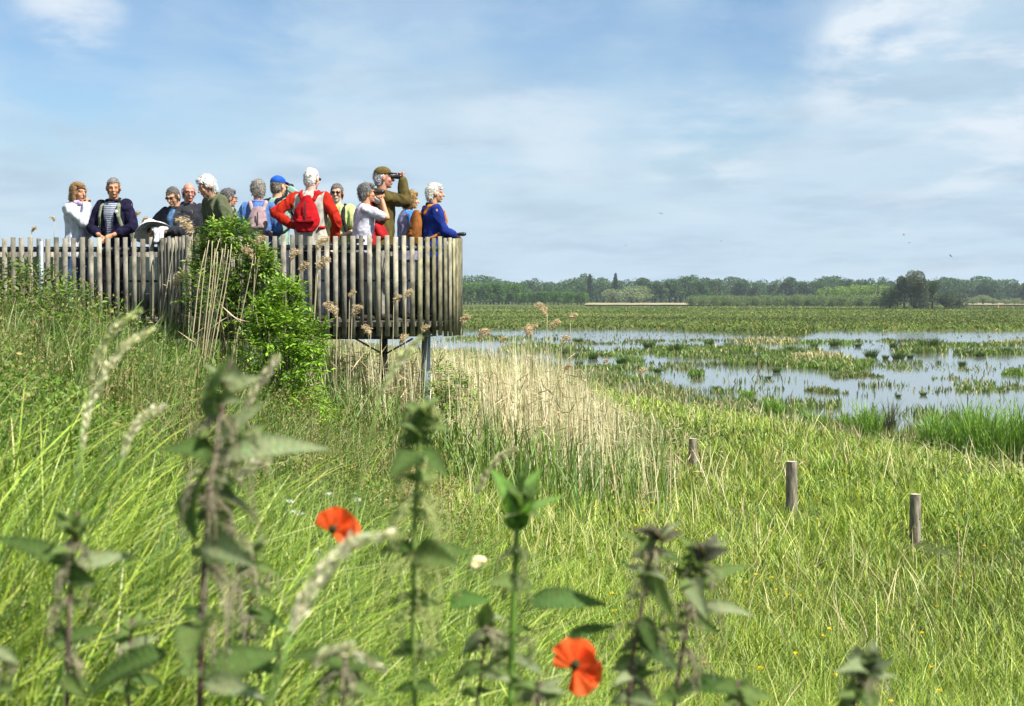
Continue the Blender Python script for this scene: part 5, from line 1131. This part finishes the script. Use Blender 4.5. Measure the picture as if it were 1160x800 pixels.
# ------------------------------------------------------------------ foreground plants
def nettle_leaf(A, B, wf, col, droop=.15, roll=0.0, cup=.25, parent=None, name='leaf', ns=15):
    """serrated ovate leaf from A to B (in the parent's frame), a curved two sided sheet with raised veins"""
    A = Vector(A); B = Vector(B); D = B - A; Ln = D.length; D.normalize()
    roll += (.8 if D.x > 0 else -.8) * min(1, abs(D.x) * 2)
    S = D.cross(Vector((0, 0, 1))); S = S.normalized() if S.length > .12 else Vector((1, 0, 0)); U = S.cross(D)
    if roll: q = Matrix.Rotation(roll, 3, D); S = q @ S; U = q @ U
    V = []; cc = []; cols_ = (-1, -.55, 0, .55, 1)
    for i in range(2 * ns + 1):
        t = i / (2 * ns); w = Ln * wf * (math.sin(math.pi * min(1, t ** .62)) ** .9 * (1 - .18 * t) + .01); tooth = 1.0 if i % 2 == 0 else .70
        if i == 2 * ns: w = .0005
        mid = A + D * (Ln * t) + U * (Ln * droop * math.sin(math.pi * t) * (1 - .3 * t)) - U * (Ln * droop * .5 * t * t)
        for k, q in enumerate(cols_):
            ww = w * (tooth if abs(q) == 1 else 1); sweep = Ln * .03 * abs(q) * (1 if i % 2 == 0 else -.4)
            z = abs(q) * w * cup - (.10 * w * (1 if i % 2 else -1) if abs(q) == .55 else 0)
            V.append(mid + S * (q * ww) + U * z + D * sweep); vv = (1.45 if q == 0 else 1.0) * (1.45 if i % 2 and abs(q) == .55 else .78)
            cc.append([c * vv * random.uniform(.9, 1.1) for c in col])
    n5 = 5; Q = [(i * n5 + k, i * n5 + k + 1, (i + 1) * n5 + k + 1, (i + 1) * n5 + k) for i in range(2 * ns) for k in range(4)]
    me = np_mesh(name, np.array([tuple(v) for v in V]), [np.array(Q)], M_NETTLE, np.array(cc), smooth=True); return link(name, me, parent)
def catkins(parent, P0, n, length, col, spread=.03):
    s = Soup()
    for _ in range(n):
        a = random.uniform(0, 6.28); tip = Vector(P0) + Vector((math.cos(a) * spread * random.uniform(.3, 1.5), math.sin(a) * spread * random.uniform(.3, 1.5), -length * random.uniform(.5, 1.4)))
        mid = Vector(P0) + (tip - Vector(P0)) * .45 + Vector((math.cos(a), math.sin(a), .8)) * spread * .45
        pts = [Vector(P0), mid, tip]; tube(s, pts, [.0008, .0007, .0005], col, 4)
        m_ = 44; t = rng.random(m_)[:, None]; p = (1 - t) ** 2 * np.array(P0) + 2 * t * (1 - t) * np.array(mid) + t * t * np.array(tip) + rng.normal(0, .0026, (m_, 3))
        leaves(s, p, rand_dir(m_), .0036, .0026, vary(col, m_, .25, .1), .3)
    return link('flower_cluster', s.mesh('flower_cluster', M_STRAW), parent)
NG, ND, NP = (.12, .17, .05), (.07, .115, .03), (.20, .235, .12)
PURP, GST = (.13, .075, .07), (.19, .28, .06)
FLP, FLG = (.34, .30, .20), (.40, .44, .17)
def plant_root(px, py, d, name, label, cat, group=None):
    b = at(px, py, d); gz = float(height(b.x, d)); r = empty(name, (b.x, d, gz)); tag(r, label, cat, group); return r, Vector((b.x, d, gz))
def nettle(stem, d, label, leafs, flow, stcol=PURP, fcol=FLP, rad=.0035, tops=()):
    """stem: pixel list from top to bottom; leafs: (px0,py0,px1,py1,depth shift of tip,width,roll,colour)"""
    root, O = plant_root(stem[-1][0], stem[-1][1], d, 'nettle', label, 'nettle', 'stinging nettles in the foreground')
    pts = [at(x, y, d) - O for x, y in stem]; last = pts[-1]; pts.append(Vector((last.x * .5, 0, last.z * .5))); pts.append(Vector((0, 0, -.03)))
    s = Soup(); tube(s, pts, [rad * .55] + [rad * (.8 + .1 * k) for k in range(len(pts) - 1)], stcol, 8); me = s.mesh('stem', M_STRAW); me.polygons.foreach_set('use_smooth', np.ones(len(me.polygons), dtype=bool)); link('stem', me, root)
    for (x0, y0, x1, y1, dz, w, rl, c) in leafs:
        A = at(x0, y0, d) - O; B = at(x1, y1, d + dz) - O; nettle_leaf(A, B, w * .88, c, random.uniform(.05, .18), rl, parent=root)
    for k in range(len(stem) - 1):
        for q_ in (.3, .75):
            x_ = stem[k][0] * (1 - q_) + stem[k + 1][0] * q_; y_ = stem[k][1] * (1 - q_) + stem[k + 1][1] * q_
            for sgn in (-1, 1):
                w_ = random.uniform(16, 34) * (1.7 / d); A = at(x_, y_, d) - O; B = at(x_ + sgn * w_, y_ + random.uniform(-6, 14), d + random.uniform(-.05, .05)) - O
                nettle_leaf(A, B, random.uniform(.2, .34), random.choice((NG, ND, NP, NG)), random.uniform(.05, .25), random.uniform(-.5, .5), parent=root, ns=9)
    for (x, y, n, ln, sp) in flow: catkins(root, at(x, y, d) - O, n, ln, fcol, sp)
    for (x, y, nl, ln, c) in tops:
        for k in range(nl):
            a = 6.28 * k / nl + random.uniform(-.3, .3); A = at(x, y, d) - O; el = random.uniform(.3, 1.1)
            nettle_leaf(A, A + Vector((math.cos(a) * math.cos(el), math.sin(a) * math.cos(el), math.sin(el))) * ln * random.uniform(.6, 1.1), .28, c, .1, random.uniform(-.5, .5), parent=root, ns=9)
    # lower pairs of leaves below the frame, as the plant really has them
    for k in range(3):
        z = last.z * (.75 - .22 * k)
        if z < .1: continue
        for sgn in (-1, 1):
            a = k * 1.57 + random.uniform(-.3, .3); v = Vector((math.cos(a), math.sin(a), -.15)) * sgn * .085; v.z = -.015
            A = Vector((last.x * (.75 - .22 * k), 0, z)); nettle_leaf(A, A + v, .3, NG, .12, parent=root, ns=9)
nettle([(262, 405), (250, 470), (238, 560), (231, 650), (226, 800)], 1.75, 'tallest stinging nettle, blurred with a purple stem, left of the upper poppy',
       [(248, 470, 262, 398, -.05, .20, 1.2, NG), (250, 475, 232, 425, .05, .28, -.6, NG), (246, 520, 375, 505, .02, .17, .2, NP), (242, 515, 186, 508, -.05, .33, -.3, ND), (238, 530, 302, 480, .05, .22, .5, NG),
        (236, 535, 218, 612, -.08, .40, .9, ND), (238, 545, 262, 618, .04, .30, -.9, NG), (240, 560, 310, 612, .06, .26, -.4, NP), (232, 700, 212, 765, -.1, .3, .3, NG), (224, 765, 186, 738, .0, .05, .2, NG), (190, 740, 90, 792, -.02, .27, .25, ND), (232, 765, 318, 738, .04, .33, .1, ND), (232, 770, 300, 790, -.06, .2, .1, NP),
        (236, 600, 285, 640, -.1, .25, .4, NP), (246, 500, 300, 455, -.02, .2, .6, NP)],
       [(250, 470, 12, .06, .045), (245, 515, 14, .07, .05), (240, 560, 16, .08, .05), (236, 640, 14, .09, .045), (258, 600, 10, .07, .04), (228, 700, 6, .05, .03)], tops=[(256, 440, 6, .045, NP)], rad=.0042)
nettle([(88, 580), (82, 640), (78, 700), (76, 800)], 1.8, 'blurred nettle with a purple stem near the left frame edge',
       [(84, 618, 66, 572, .0, .25, .5, NG), (84, 618, 122, 582, .0, .22, -.4, ND), (82, 642, 156, 628, .03, .2, .2, NP), (80, 640, -12, 606, .0, .17, -.1, ND), (80, 645, 108, 660, -.06, .3, .6, ND), (78, 722, 118, 712, .0, .32, .2, ND), (78, 724, 58, 706, .03, .25, 0, ND), (76, 760, 96, 790, -.05, .3, .2, NG)],
       [(84, 612, 10, .04, .02), (80, 640, 7, .05, .025), (79, 680, 9, .05, .035), (77, 740, 6, .05, .03)], tops=[(87, 606, 6, .04, NG)])
nettle([(480, 452), (474, 520), (469, 600), (468, 700), (470, 800)], 1.95, 'tall pale nettle with hanging yellow green flower strings, middle of the photo',
       [(474, 512, 442, 540, -.05, .4, .3, ND), (474, 512, 508, 540, -.03, .36, -.3, ND), (477, 490, 448, 500, .0, .3, .2, NG), (477, 485, 512, 488, .0, .3, -.2, NG), (470, 622, 425, 625, .02, .26, 0, ND), (470, 625, 535, 625, .02, .26, .1, ND), (469, 740, 440, 742, .03, .3, .1, NG), (470, 742, 505, 742, .0, .3, .1, ND), (471, 625, 520, 640, -.08, .28, .2, NG), (509, 683, 556, 680, .0, .34, .1, (.07, .14, .03))],
       [(480, 462, 12, .03, .025), (474, 515, 16, .05, .04), (471, 560, 20, .085, .045), (470, 625, 18, .10, .05), (470, 685, 12, .07, .04)], GST, FLG, tops=[(480, 470, 7, .04, (.13, .18, .06)), (476, 495, 6, .045, (.10, .15, .05))])
nettle([(592, 535), (586, 600), (582, 680), (578, 800)], 2.0, 'fresh green nettle with a bright stem directly left of the lower poppy',
       [(588, 590, 556, 528, .05, .24, .4, (.12, .22, .045)), (588, 590, 640, 560, .0, .18, -.2, (.14, .24, .06)), (588, 592, 612, 528, .05, .26, -.5, (.12, .22, .045)), (590, 560, 600, 515, .0, .2, .3, (.09, .15, .04)), (586, 600, 574, 560, -.04, .2, .9, (.10, .20, .04)), (587, 602, 602, 566, -.04, .2, -.9, (.10, .20, .04)),
        (600, 682, 690, 684, .0, .22, .1, (.07, .13, .035)), (643, 722, 702, 708, .0, .17, .1, (.06, .11, .03)), (580, 790, 635, 792, .0, .25, 0, NG), (580, 740, 545, 762, .03, .25, .1, NG), (582, 745, 618, 765, .02, .25, .1, NP), (582, 670, 640, 680, .02, .03, 0, GST)],
       [(586, 620, 9, .05, .03), (584, 650, 8, .05, .03), (581, 720, 9, .05, .035)], (.13, .24, .04), (.22, .25, .11), tops=[(590, 575, 7, .045, (.09, .15, .04)), (587, 600, 6, .04, (.12, .22, .045))], rad=.0048)
nettle([(745, 600), (735, 640), (726, 690), (716, 750), (712, 800)], 1.95, 'left stem of the brownish nettle pair right of the lower poppy',
       [(742, 625, 700, 602, .0, .2, .2, NG), (742, 628, 778, 640, .02, .3, -.2, ND), (738, 640, 762, 700, -.05, .26, .5, NG), (740, 650, 705, 640, .0, .25, 0, NP), (728, 700, 745, 742, -.02, .35, .2, ND), (722, 720, 770, 760, .0, .35, .1, (.06, .10, .035)), (720, 745, 690, 765, .03, .25, .1, NG), (744, 612, 772, 590, .0, .22, 0, NP)],
       [(742, 620, 9, .04, .03), (733, 655, 10, .06, .035), (722, 705, 8, .05, .03)], tops=[(746, 612, 7, .04, (.10, .09, .06))], rad=.003)
nettle([(795, 615), (783, 680), (772, 740), (764, 800)], 2.0, 'right stem of the brownish nettle pair, leaves pointing right',
       [(790, 640, 770, 606, .0, .26, .2, NG), (790, 640, 822, 612, .0, .24, -.2, NP), (788, 660, 850, 640, .0, .2, .1, NG), (786, 662, 760, 640, .02, .3, 0, ND), (784, 690, 858, 696, .0, .16, .1, NP), (782, 690, 815, 720, -.05, .22, .3, NG), (778, 712, 740, 714, .0, .26, .1, ND), (772, 775, 862, 788, .0, .18, .1, (.04, .085, .02)), (782, 655, 800, 700, -.08, .25, .3, NP)],
       [(790, 640, 10, .05, .035), (783, 685, 14, .07, .045), (776, 735, 10, .06, .04)], tops=[(795, 632, 7, .045, (.10, .10, .07)), (792, 650, 5, .05, NG)], rad=.0034)
nettle([(985, 738), (975, 770), (968, 800)], 1.85, 'lowest nettle tip with grey green pointed leaves at the bottom right',
       [(980, 765, 950, 762, .0, .26, .2, NP), (980, 765, 1018, 766, .0, .2, .1, NP), (978, 772, 966, 740, .02, .3, .5, NG), (978, 775, 1000, 745, .0, .28, -.3, NP), (976, 780, 990, 800, -.05, .3, .1, NG)],
       [(980, 765, 10, .04, .03)], tops=[(984, 755, 9, .04, (.13, .15, .09)), (980, 768, 6, .045, (.12, .15, .08))], rad=.003)
nettle([(556, 690), (548, 740), (540, 800)], 2.1, 'small dim nettle with greyish leaves low between two tall nettles',
       [(552, 715, 520, 745, .0, .25, .1, NP), (552, 715, 588, 742, .0, .22, .1, NP), (548, 750, 508, 778, .0, .25, .1, NG), (548, 755, 600, 776, .0, .25, .1, NG), (552, 720, 552, 680, -.02, .3, .2, NG)],
       [(554, 710, 7, .05, .03)], rad=.0028)
nettle([(392, 742), (388, 800)], 1.7, 'low blurred dark nettle between the tallest nettle and the pale ears', [(392, 752, 330, 742, .0, .34, .2, ND), (392, 755, 440, 745, .0, .3, .2, ND), (390, 765, 350, 780, .0, .3, .2, ND), (390, 770, 430, 790, .0, .3, .2, NG)], [(391, 755, 8, .05, .03)])
nettle([(-6, 720), (-4, 800)], 1.7, 'nettle leaf and stem cut by the left frame edge', [(-6, 735, 22, 752, .0, .3, .2, NP), (-6, 770, 14, 790, .0, .3, .2, NG)], [(-4, 740, 6, .04, .02)])

nettle([(150, 700), (147, 740), (145, 800)], 2.2, 'small green nettle between the left edge nettle and the tallest one', [(148, 730, 118, 722, .0, .3, .2, NG), (148, 732, 180, 722, .0, .3, .2, NP), (146, 765, 112, 780, .0, .3, .2, NG), (146, 765, 186, 776, .0, .3, .2, ND)], [(148, 728, 8, .05, .03)], tops=[(150, 714, 6, .04, NG)])
nettle([(290, 615), (284, 680), (280, 740), (278, 800)], 2.15, 'thin dark purple stemmed nettle behind the tallest one', [(288, 640, 318, 652, .0, .25, .2, NG), (288, 640, 262, 655, .0, .25, .2, NG), (283, 690, 326, 712, .0, .28, .2, ND), (282, 700, 250, 722, .0, .25, .2, NG), (280, 750, 322, 764, .0, .28, .2, ND)], [(288, 642, 10, .06, .035), (283, 695, 10, .06, .035)], tops=[(290, 628, 6, .04, NG)], rad=.0022)
nettle([(722, 752), (716, 780), (712, 800)], 2.05, 'low grey green nettle tip in front of the brownish pair', [(718, 768, 698, 764, .0, .25, .2, NP), (718, 768, 746, 760, .0, .25, .2, NG), (716, 782, 696, 796, .0, .25, .2, NG), (716, 784, 744, 794, .0, .25, .2, NP)], [(718, 768, 8, .04, .03)], tops=[(722, 760, 5, .035, NP)])
nettle([(612, 770), (608, 800)], 1.8, 'pale leaved nettle tip left of the lower poppy', [(610, 782, 640, 768, .0, .22, .2, NP), (610, 784, 578, 780, .0, .25, .2, NG), (610, 786, 604, 762, .0, .3, .2, NG)], [(610, 784, 6, .03, .02)])
nettle([(836, 770), (832, 800)], 1.95, 'nettle shoot whose flat leaves spread over the bottom edge', [(834, 782, 800, 776, .0, .25, .2, ND), (834, 784, 878, 792, .0, .25, .2, NG), (834, 786, 850, 764, .0, .25, .2, ND)], [(834, 784, 6, .03, .02)])
# pale flowering grass ears, near and blurred
def grass_ear(stem, ear, d, label, w=.008, col=(.60, .58, .34), rad=.0016):
    """stem px list bottom to ear start; ear px list along the ear"""
    root, O = plant_root(stem[0][0], stem[0][1], d, 'grass_stalk', label, 'grass', 'pale flowering grass stalks in the foreground')
    pts = [at(x, y, d) - O for x, y in stem]; b0 = pts[0]; pts = [Vector((0, 0, -.03)), Vector((b0.x * .5, 0, b0.z * .55))] + pts if b0.z > .05 else pts
    s = Soup(); tube(s, pts + [at(*ear[0], d) - O], rad, (.16, .25, .06), 6); link('stem', s.mesh('stem', M_STRAW), root)
    E = [np.array(tuple(at(x, y, d) - O)) for x, y in ear]; s = Soup(); n = int(340 + 26000 * max(0, w - .006)); t = rng.random(n) * (len(E) - 1); i = np.minimum(t.astype(int), len(E) - 2); f = (t - i)[:, None]; EA = np.array(E)
    P = EA[i] * (1 - f) + EA[i + 1] * f; D = EA[i + 1] - EA[i]; D = D / np.linalg.norm(D, axis=1, keepdims=True)
    env = np.sin(np.pi * np.clip(t / (len(E) - 1) * .92 + .06, 0, 1)) ** .6
    P = P + rng.normal(0, 1, (n, 3)) * (w * .32 * env)[:, None]; leaves(s, P, D * 1.5 + rand_dir(n) * .7, .012, .0040, pick([col, (.48, .52, .24), (.72, .66, .46)], (3, 2, 2), n, .15))
    tube(s, [Vector(e_) for e_ in E], rad * .6, (.3, .33, .14), 5); link('seed_head', s.mesh('seed_head', M_STRAW), root)
grass_ear([(84, 600), (90, 540)], [(93, 510), (100, 460), (122, 418), (140, 392), (170, 375)], 2.3, 'long pale grass ear curving right, in front of the left bank', .0085, (.80, .78, .50))
grass_ear([(70, 640), (88, 520)], [(98, 440), (112, 400), (130, 370), (156, 353)], 2.5, 'greener grass ear leaning right just behind the curved pale one', .010, (.38, .45, .16))
grass_ear([(122, 600), (132, 550)], [(138, 520), (148, 490), (162, 472), (184, 462)], 2.3, 'short thick pale grass ear right of the curved one', .009, (.80, .77, .55))
grass_ear([(400, 600), (408, 540), (420, 490)], [(430, 450), (445, 420), (458, 402), (474, 385)], 2.4, 'tall slender pale ear rising towards the steel pillar', .007, (.66, .70, .34))
grass_ear([(300, 830), (318, 760)], [(328, 720), (345, 680), (370, 640), (398, 614), (440, 605)], 1.55, 'thick blurred whitish ear bending right under the upper poppy', .012, (.85, .82, .62), .0026)
grass_ear([(330, 840), (340, 790)], [(352, 760), (366, 742), (392, 735), (432, 756)], 1.6, 'low arched pale ear bending down to the right at the bottom', .007, (.40, .40, .24))
grass_ear([(302, 800), (318, 730)], [(330, 700), (352, 668), (375, 640), (390, 622)], 1.62, 'second blurred pale ear tight beside the thick whitish one', .012, (.38, .38, .22), .002)
grass_ear([(262, 560), (272, 500)], [(276, 470), (286, 445), (300, 425), (312, 408)], 2.1, 'pale narrow ear behind the tallest nettle top', .010, (.46, .42, .30))
grass_ear([(235, 620), (252, 560)], [(258, 548), (270, 538), (286, 528), (300, 524)], 2.1, 'small pale ear among the leaves of the tallest nettle', .009, (.46, .44, .30))
grass_ear([(528, 680), (534, 600)], [(540, 560), (552, 535), (566, 518), (582, 510)], 2.6, 'thin tan grass ear between the two tall green nettles', .007, (.32, .30, .14))
# tall near blades on the left
s = Soup(); n_ = 2000
P = []; 
for _ in range(n_):
    d = random.uniform(2.5, 5.5); px = random.uniform(-220, 260 if random.random() < .85 else 700); b = at(px, 400, d); P.append((b.x, d, float(height(b.x, d)) - .02))
P = np.array(P); dd = P[:, 1]
blades(s, P, rng.uniform(.5, 1.15, n_), rng.uniform(.005, .011, n_), rng.uniform(.05, .5, n_), rng.uniform(.1, .8, n_), pick([(.18, .27, .03), (.30, .38, .055), (.07, .13, .02), (.44, .46, .16)], (4, 4, 3, 1.2), n_), 7, az=rng.normal(.1, .9, n_))
tag(link('long_grass_blades', s.mesh('long_grass_blades', M_GRASS)), 'long arching grass blades close to the camera on the left', 'grass', kind='stuff')

# poppies
m_pop = foliage('poppy_petal', .45, .6, 1.0, .15, 150, .5)
def petal(parent, A, L_, D, Wd, cup, col, ruf, curl=0):
    D = Vector(D).normalized(); Wd = Vector(Wd); Wd = (Wd - D * Wd.dot(D)).normalized(); U = D.cross(Wd); V = []; cc = []; nu, nv = 14, 12
    for i in range(nv + 1):
        t = i / nv
        for j in range(nu + 1):
            q = j / nu * 2 - 1; ang = q * 1.25; rr = L_ * t * (1 - .12 * q * q); edge = t ** 2
            p = Vector(A) + D * (rr * math.cos(ang * .72)) + Wd * (rr * 1.05 * math.sin(ang * .72)) + U * (cup * L_ * (t ** 1.5 - (q * q) * t * .55) + ruf * L_ * edge * math.sin(q * 9 + L_ * 900) - curl * L_ * t ** 3)
            V.append(tuple(p)); k = .75 if t < .14 else 1; v_ = random.uniform(.92, 1.06) * (1 + .10 * math.sin(q * 22)); cc.append((col[0] * k * v_, col[1] * k * v_, col[2] * k))
    Q = [(i * (nu + 1) + j, i * (nu + 1) + j + 1, (i + 1) * (nu + 1) + j + 1, (i + 1) * (nu + 1) + j) for i in range(nv) for j in range(nu)]
    return link('petal', np_mesh('petal', np.array(V), [np.array(Q)], m_pop, np.array(cc), smooth=True), parent)
OR = (.84, .135, .028)
def poppy(stem, d, label, pets):
    root, O = plant_root(stem[-1][0], stem[-1][1], d, 'poppy', label, 'poppy', 'red poppies'); top = at(*stem[0], d) - O
    pts = [at(x, y, d) - O for x, y in stem]; pts += [Vector((pts[-1].x * .5, 0, pts[-1].z * .5)), Vector((0, 0, -.02))]
    s = Soup(); tube(s, pts, .0015, (.10, .16, .05), 6); link('stem', s.mesh('stem', M_STRAW), root)
    for L_, D, Wd, cup, ruf, cu, cl in pets: petal(root, top, L_ * .84, D, Wd, cup, cl, ruf, cu)
    s = Soup(); tube(s, [top, top + Vector((.004, -.004, .010))], [.005, .006], (.03, .05, .02), 8); link('seed_pod', s.mesh('seed_pod', M_STRAW), root)
d_ = 2.25
poppy([(376, 603), (372, 640), (366, 700), (368, 800)], d_, 'orange red poppy, bowl tilted right, beneath the tallest nettle and above the thick pale ear',
      [(.050, (.75, .15, .55), (-.2, .3, .9), .45, .09, 0, OR), (.052, (.85, -.25, .02), (.1, .3, .95), -.35, .06, 0, OR), (.045, (.2, -.3, .9), (1, .1, 0), .3, .05, 0, OR), (.048, (.5, .55, .35), (.3, -.3, .9), .3, .05, 0, (.74, .06, .015)), (.040, (-.15, -.35, .8), (.8, 0, .3), .3, .05, 0, OR)])
poppy([(650, 757), (640, 775), (630, 800)], 2.1, 'orange red poppy at the bottom, one petal upright and one flopped to the right',
      [(.054, (.05, -.1, 1), (1, .1, 0), .2, .09, 0, OR), (.050, (.1, .35, .9), (1, -.2, .1), .25, .05, 0, (.70, .06, .015)), (.054, (.78, -.35, -.52), (.5, .3, .8), .15, .10, 0, OR), (.044, (.45, .1, -.6), (.8, 0, .4), .2, .05, 0, (.74, .07, .016)), (.046, (.9, -.2, .25), (-.2, .3, .9), .2, .08, 0, (.78, .09, .02)), (.040, (-.5, -.1, .75), (.8, .1, .5), .2, .08, 0, OR)])
# cream bud and white umbels
root, O = plant_root(541, 637, 2.6, 'flower', 'round cream coloured flower bud on a thin stalk between two nettles', 'flower'); t = at(541, 637, 2.6) - O
s = Soup(); tube(s, [Vector((0, 0, 0)), Vector((.01, 0, t.z * .6)), t], .0014, GST, 6); link('stem', s.mesh('stem', M_STRAW), root)
q = Blob(); q.ell(t, (.012, .012, .012)); q.ell(t + Vector((.008, -.004, .004)), (.009, .009, .008)); q.ell(t + Vector((-.006, -.005, -.006)), (.008, .008, .008)); q.build('bloom', .003, solid('cream', (.72, .62, .32), .7, .1, 60), root, 1, disp=.001, noise_scale=300)
for (px, py, dd, lab) in ((327, 568, 4.2, 'small white umbel, leftmost of the cluster near the upper poppy'), (331, 580, 4.3, 'small white umbel just under the leftmost one'), (404, 566, 3.9, 'single white flower above the upper poppy'), (343, 582, 4.4, 'small white umbel right of the pair'), (358, 625, 4.2, 'white flower low beside the upper poppy stem'), (50, 402, 11, 'single white flower on the left bank'), (372, 560, 4.6, 'faint white umbel between the leaves and the poppy')):
    root, O = plant_root(px, py, dd, 'flower', lab, 'flower', 'small white wild flowers'); t = at(px, py, dd) - O
    s = Soup(); tube(s, [Vector((0, 0, 0)), Vector((.01, 0, t.z * .6)), t], .0016, GST, 6); link('stem', s.mesh('stem', M_STRAW), root)
    s = Soup(); n = 26; P = np.array(tuple(t)) + rng.normal(0, 1, (n, 3)) * np.array((.006, .006, .002)); leaves(s, P, rand_dir(n, 1), .0045, .004, vary((.8, .8, .78), n, .05, .02)); link('bloom', s.mesh('bloom', M_LEAF), root)

# ------------------------------------------------------------------ birds, marker, far details
m_bird = solid('dark_feathers', (.05, .05, .055), .8, .2, 20); m_wb = solid('white_feathers', (.75, .75, .73), .8, .05, 20)
def bird(px, py, d, sp, label, mat, bank, rz):
    root = empty('bird', tuple(at(px, py, d)), rz); root.rotation_euler.y = bank; tag(root, label, 'bird', 'birds over the marsh')
    q = Blob(); q.cap((0, -sp * .2, 0), sp * .03, (0, sp * .16, 0), sp * .06); q.ell((0, sp * .23, sp * .02), (sp * .04, sp * .05, sp * .04)); q.cap((0, -sp * .2, 0), sp * .03, (0, -sp * .34, 0), sp * .02, .4); q.build('body', sp * .02, mat, root, 1)
    for sx in (-1, 1):
        V = np.array([(0, .10, .0), (sx * .22, .14, .09), (sx * .5, -.04, .03), (sx * .24, .0, .08), (0, -.06, 0)]) * sp
        o = link('wing', np_mesh('wing', V, [np.array([[0, 1, 3], [1, 2, 3], [0, 3, 4]])], mat), root); md = o.modifiers.new('thick', 'SOLIDIFY'); md.thickness = sp * .02
for a_ in ((749, 242, 70, .30, 'lone dark bird high over the water, largest of the specks', m_bird, .3, .4), (817, 273, 120, .3, 'tiny dark bird low in the middle of the sky', m_bird, -.3, 1.2), (709, 278, 130, .3, 'tiny bird just above the far wood, left of the others', m_bird, .2, 2), (843, 283, 140, .3, 'faint tiny bird just above the middle treeline', m_bird, .1, 3),
           (1024, 266, 110, .3, 'upper one of the bird pair over the lone clump', m_bird, .5, 1), (1030, 275, 110, .32, 'lower one of the bird pair over the lone clump', m_bird, -.4, 2.2), (1077, 290, 90, .34, 'swift like bird banking right of the pair', m_bird, .8, .6), (605, 274, 150, .35, 'faint bird near the railing side of the sky', m_bird, .2, .3), (1127, 330, 110, .34, 'dark bird passing in front of the right hand wood', m_bird, .6, 1.4), (851, 325, 260, .9, 'white bird flying before the far trees', m_wb, .7, 1.0)):
    bird(*a_)
mk = ground_at(1131, 351, .2); e_ = empty('marker_pole', (mk.x, mk.y, .1)); tag(e_, 'small orange marker pole in the far meadow at the right', 'pole'); s = Soup(); tube(s, [(0, 0, 0), (0, 0, 1.1)], .09, (1, 1, 1), 8); link('shaft', s.mesh('shaft', solid('orange_paint', (.65, .22, .03), .6, .1)), e_)
s = Soup(); tube(s, [(0, 0, 1.1), (0, 0, 1.35)], .11, (1, 1, 1), 8); link('cap', s.mesh('cap', solid('pale_paint', (.6, .5, .3), .6, .1)), e_)

# ------------------------------------------------------------------ air
m, n, l = new_mat('haze'); o_ = n.new('ShaderNodeOutputMaterial'); v = n.new('ShaderNodeVolumePrincipled'); v.inputs['Color'].default_value = (.80, .88, .97, 1); v.inputs['Density'].default_value = .00014; v.inputs['Anisotropy'].default_value = .2
l.new(v.outputs[0], o_.inputs['Volume'])
s = Soup(); boxm(s, (0, 1700, 16), (6800, 3900, 35)); hz = link('haze', s.mesh('haze', m)); tag(hz, 'thin pale summer haze over the marsh', 'haze', kind='stuff')
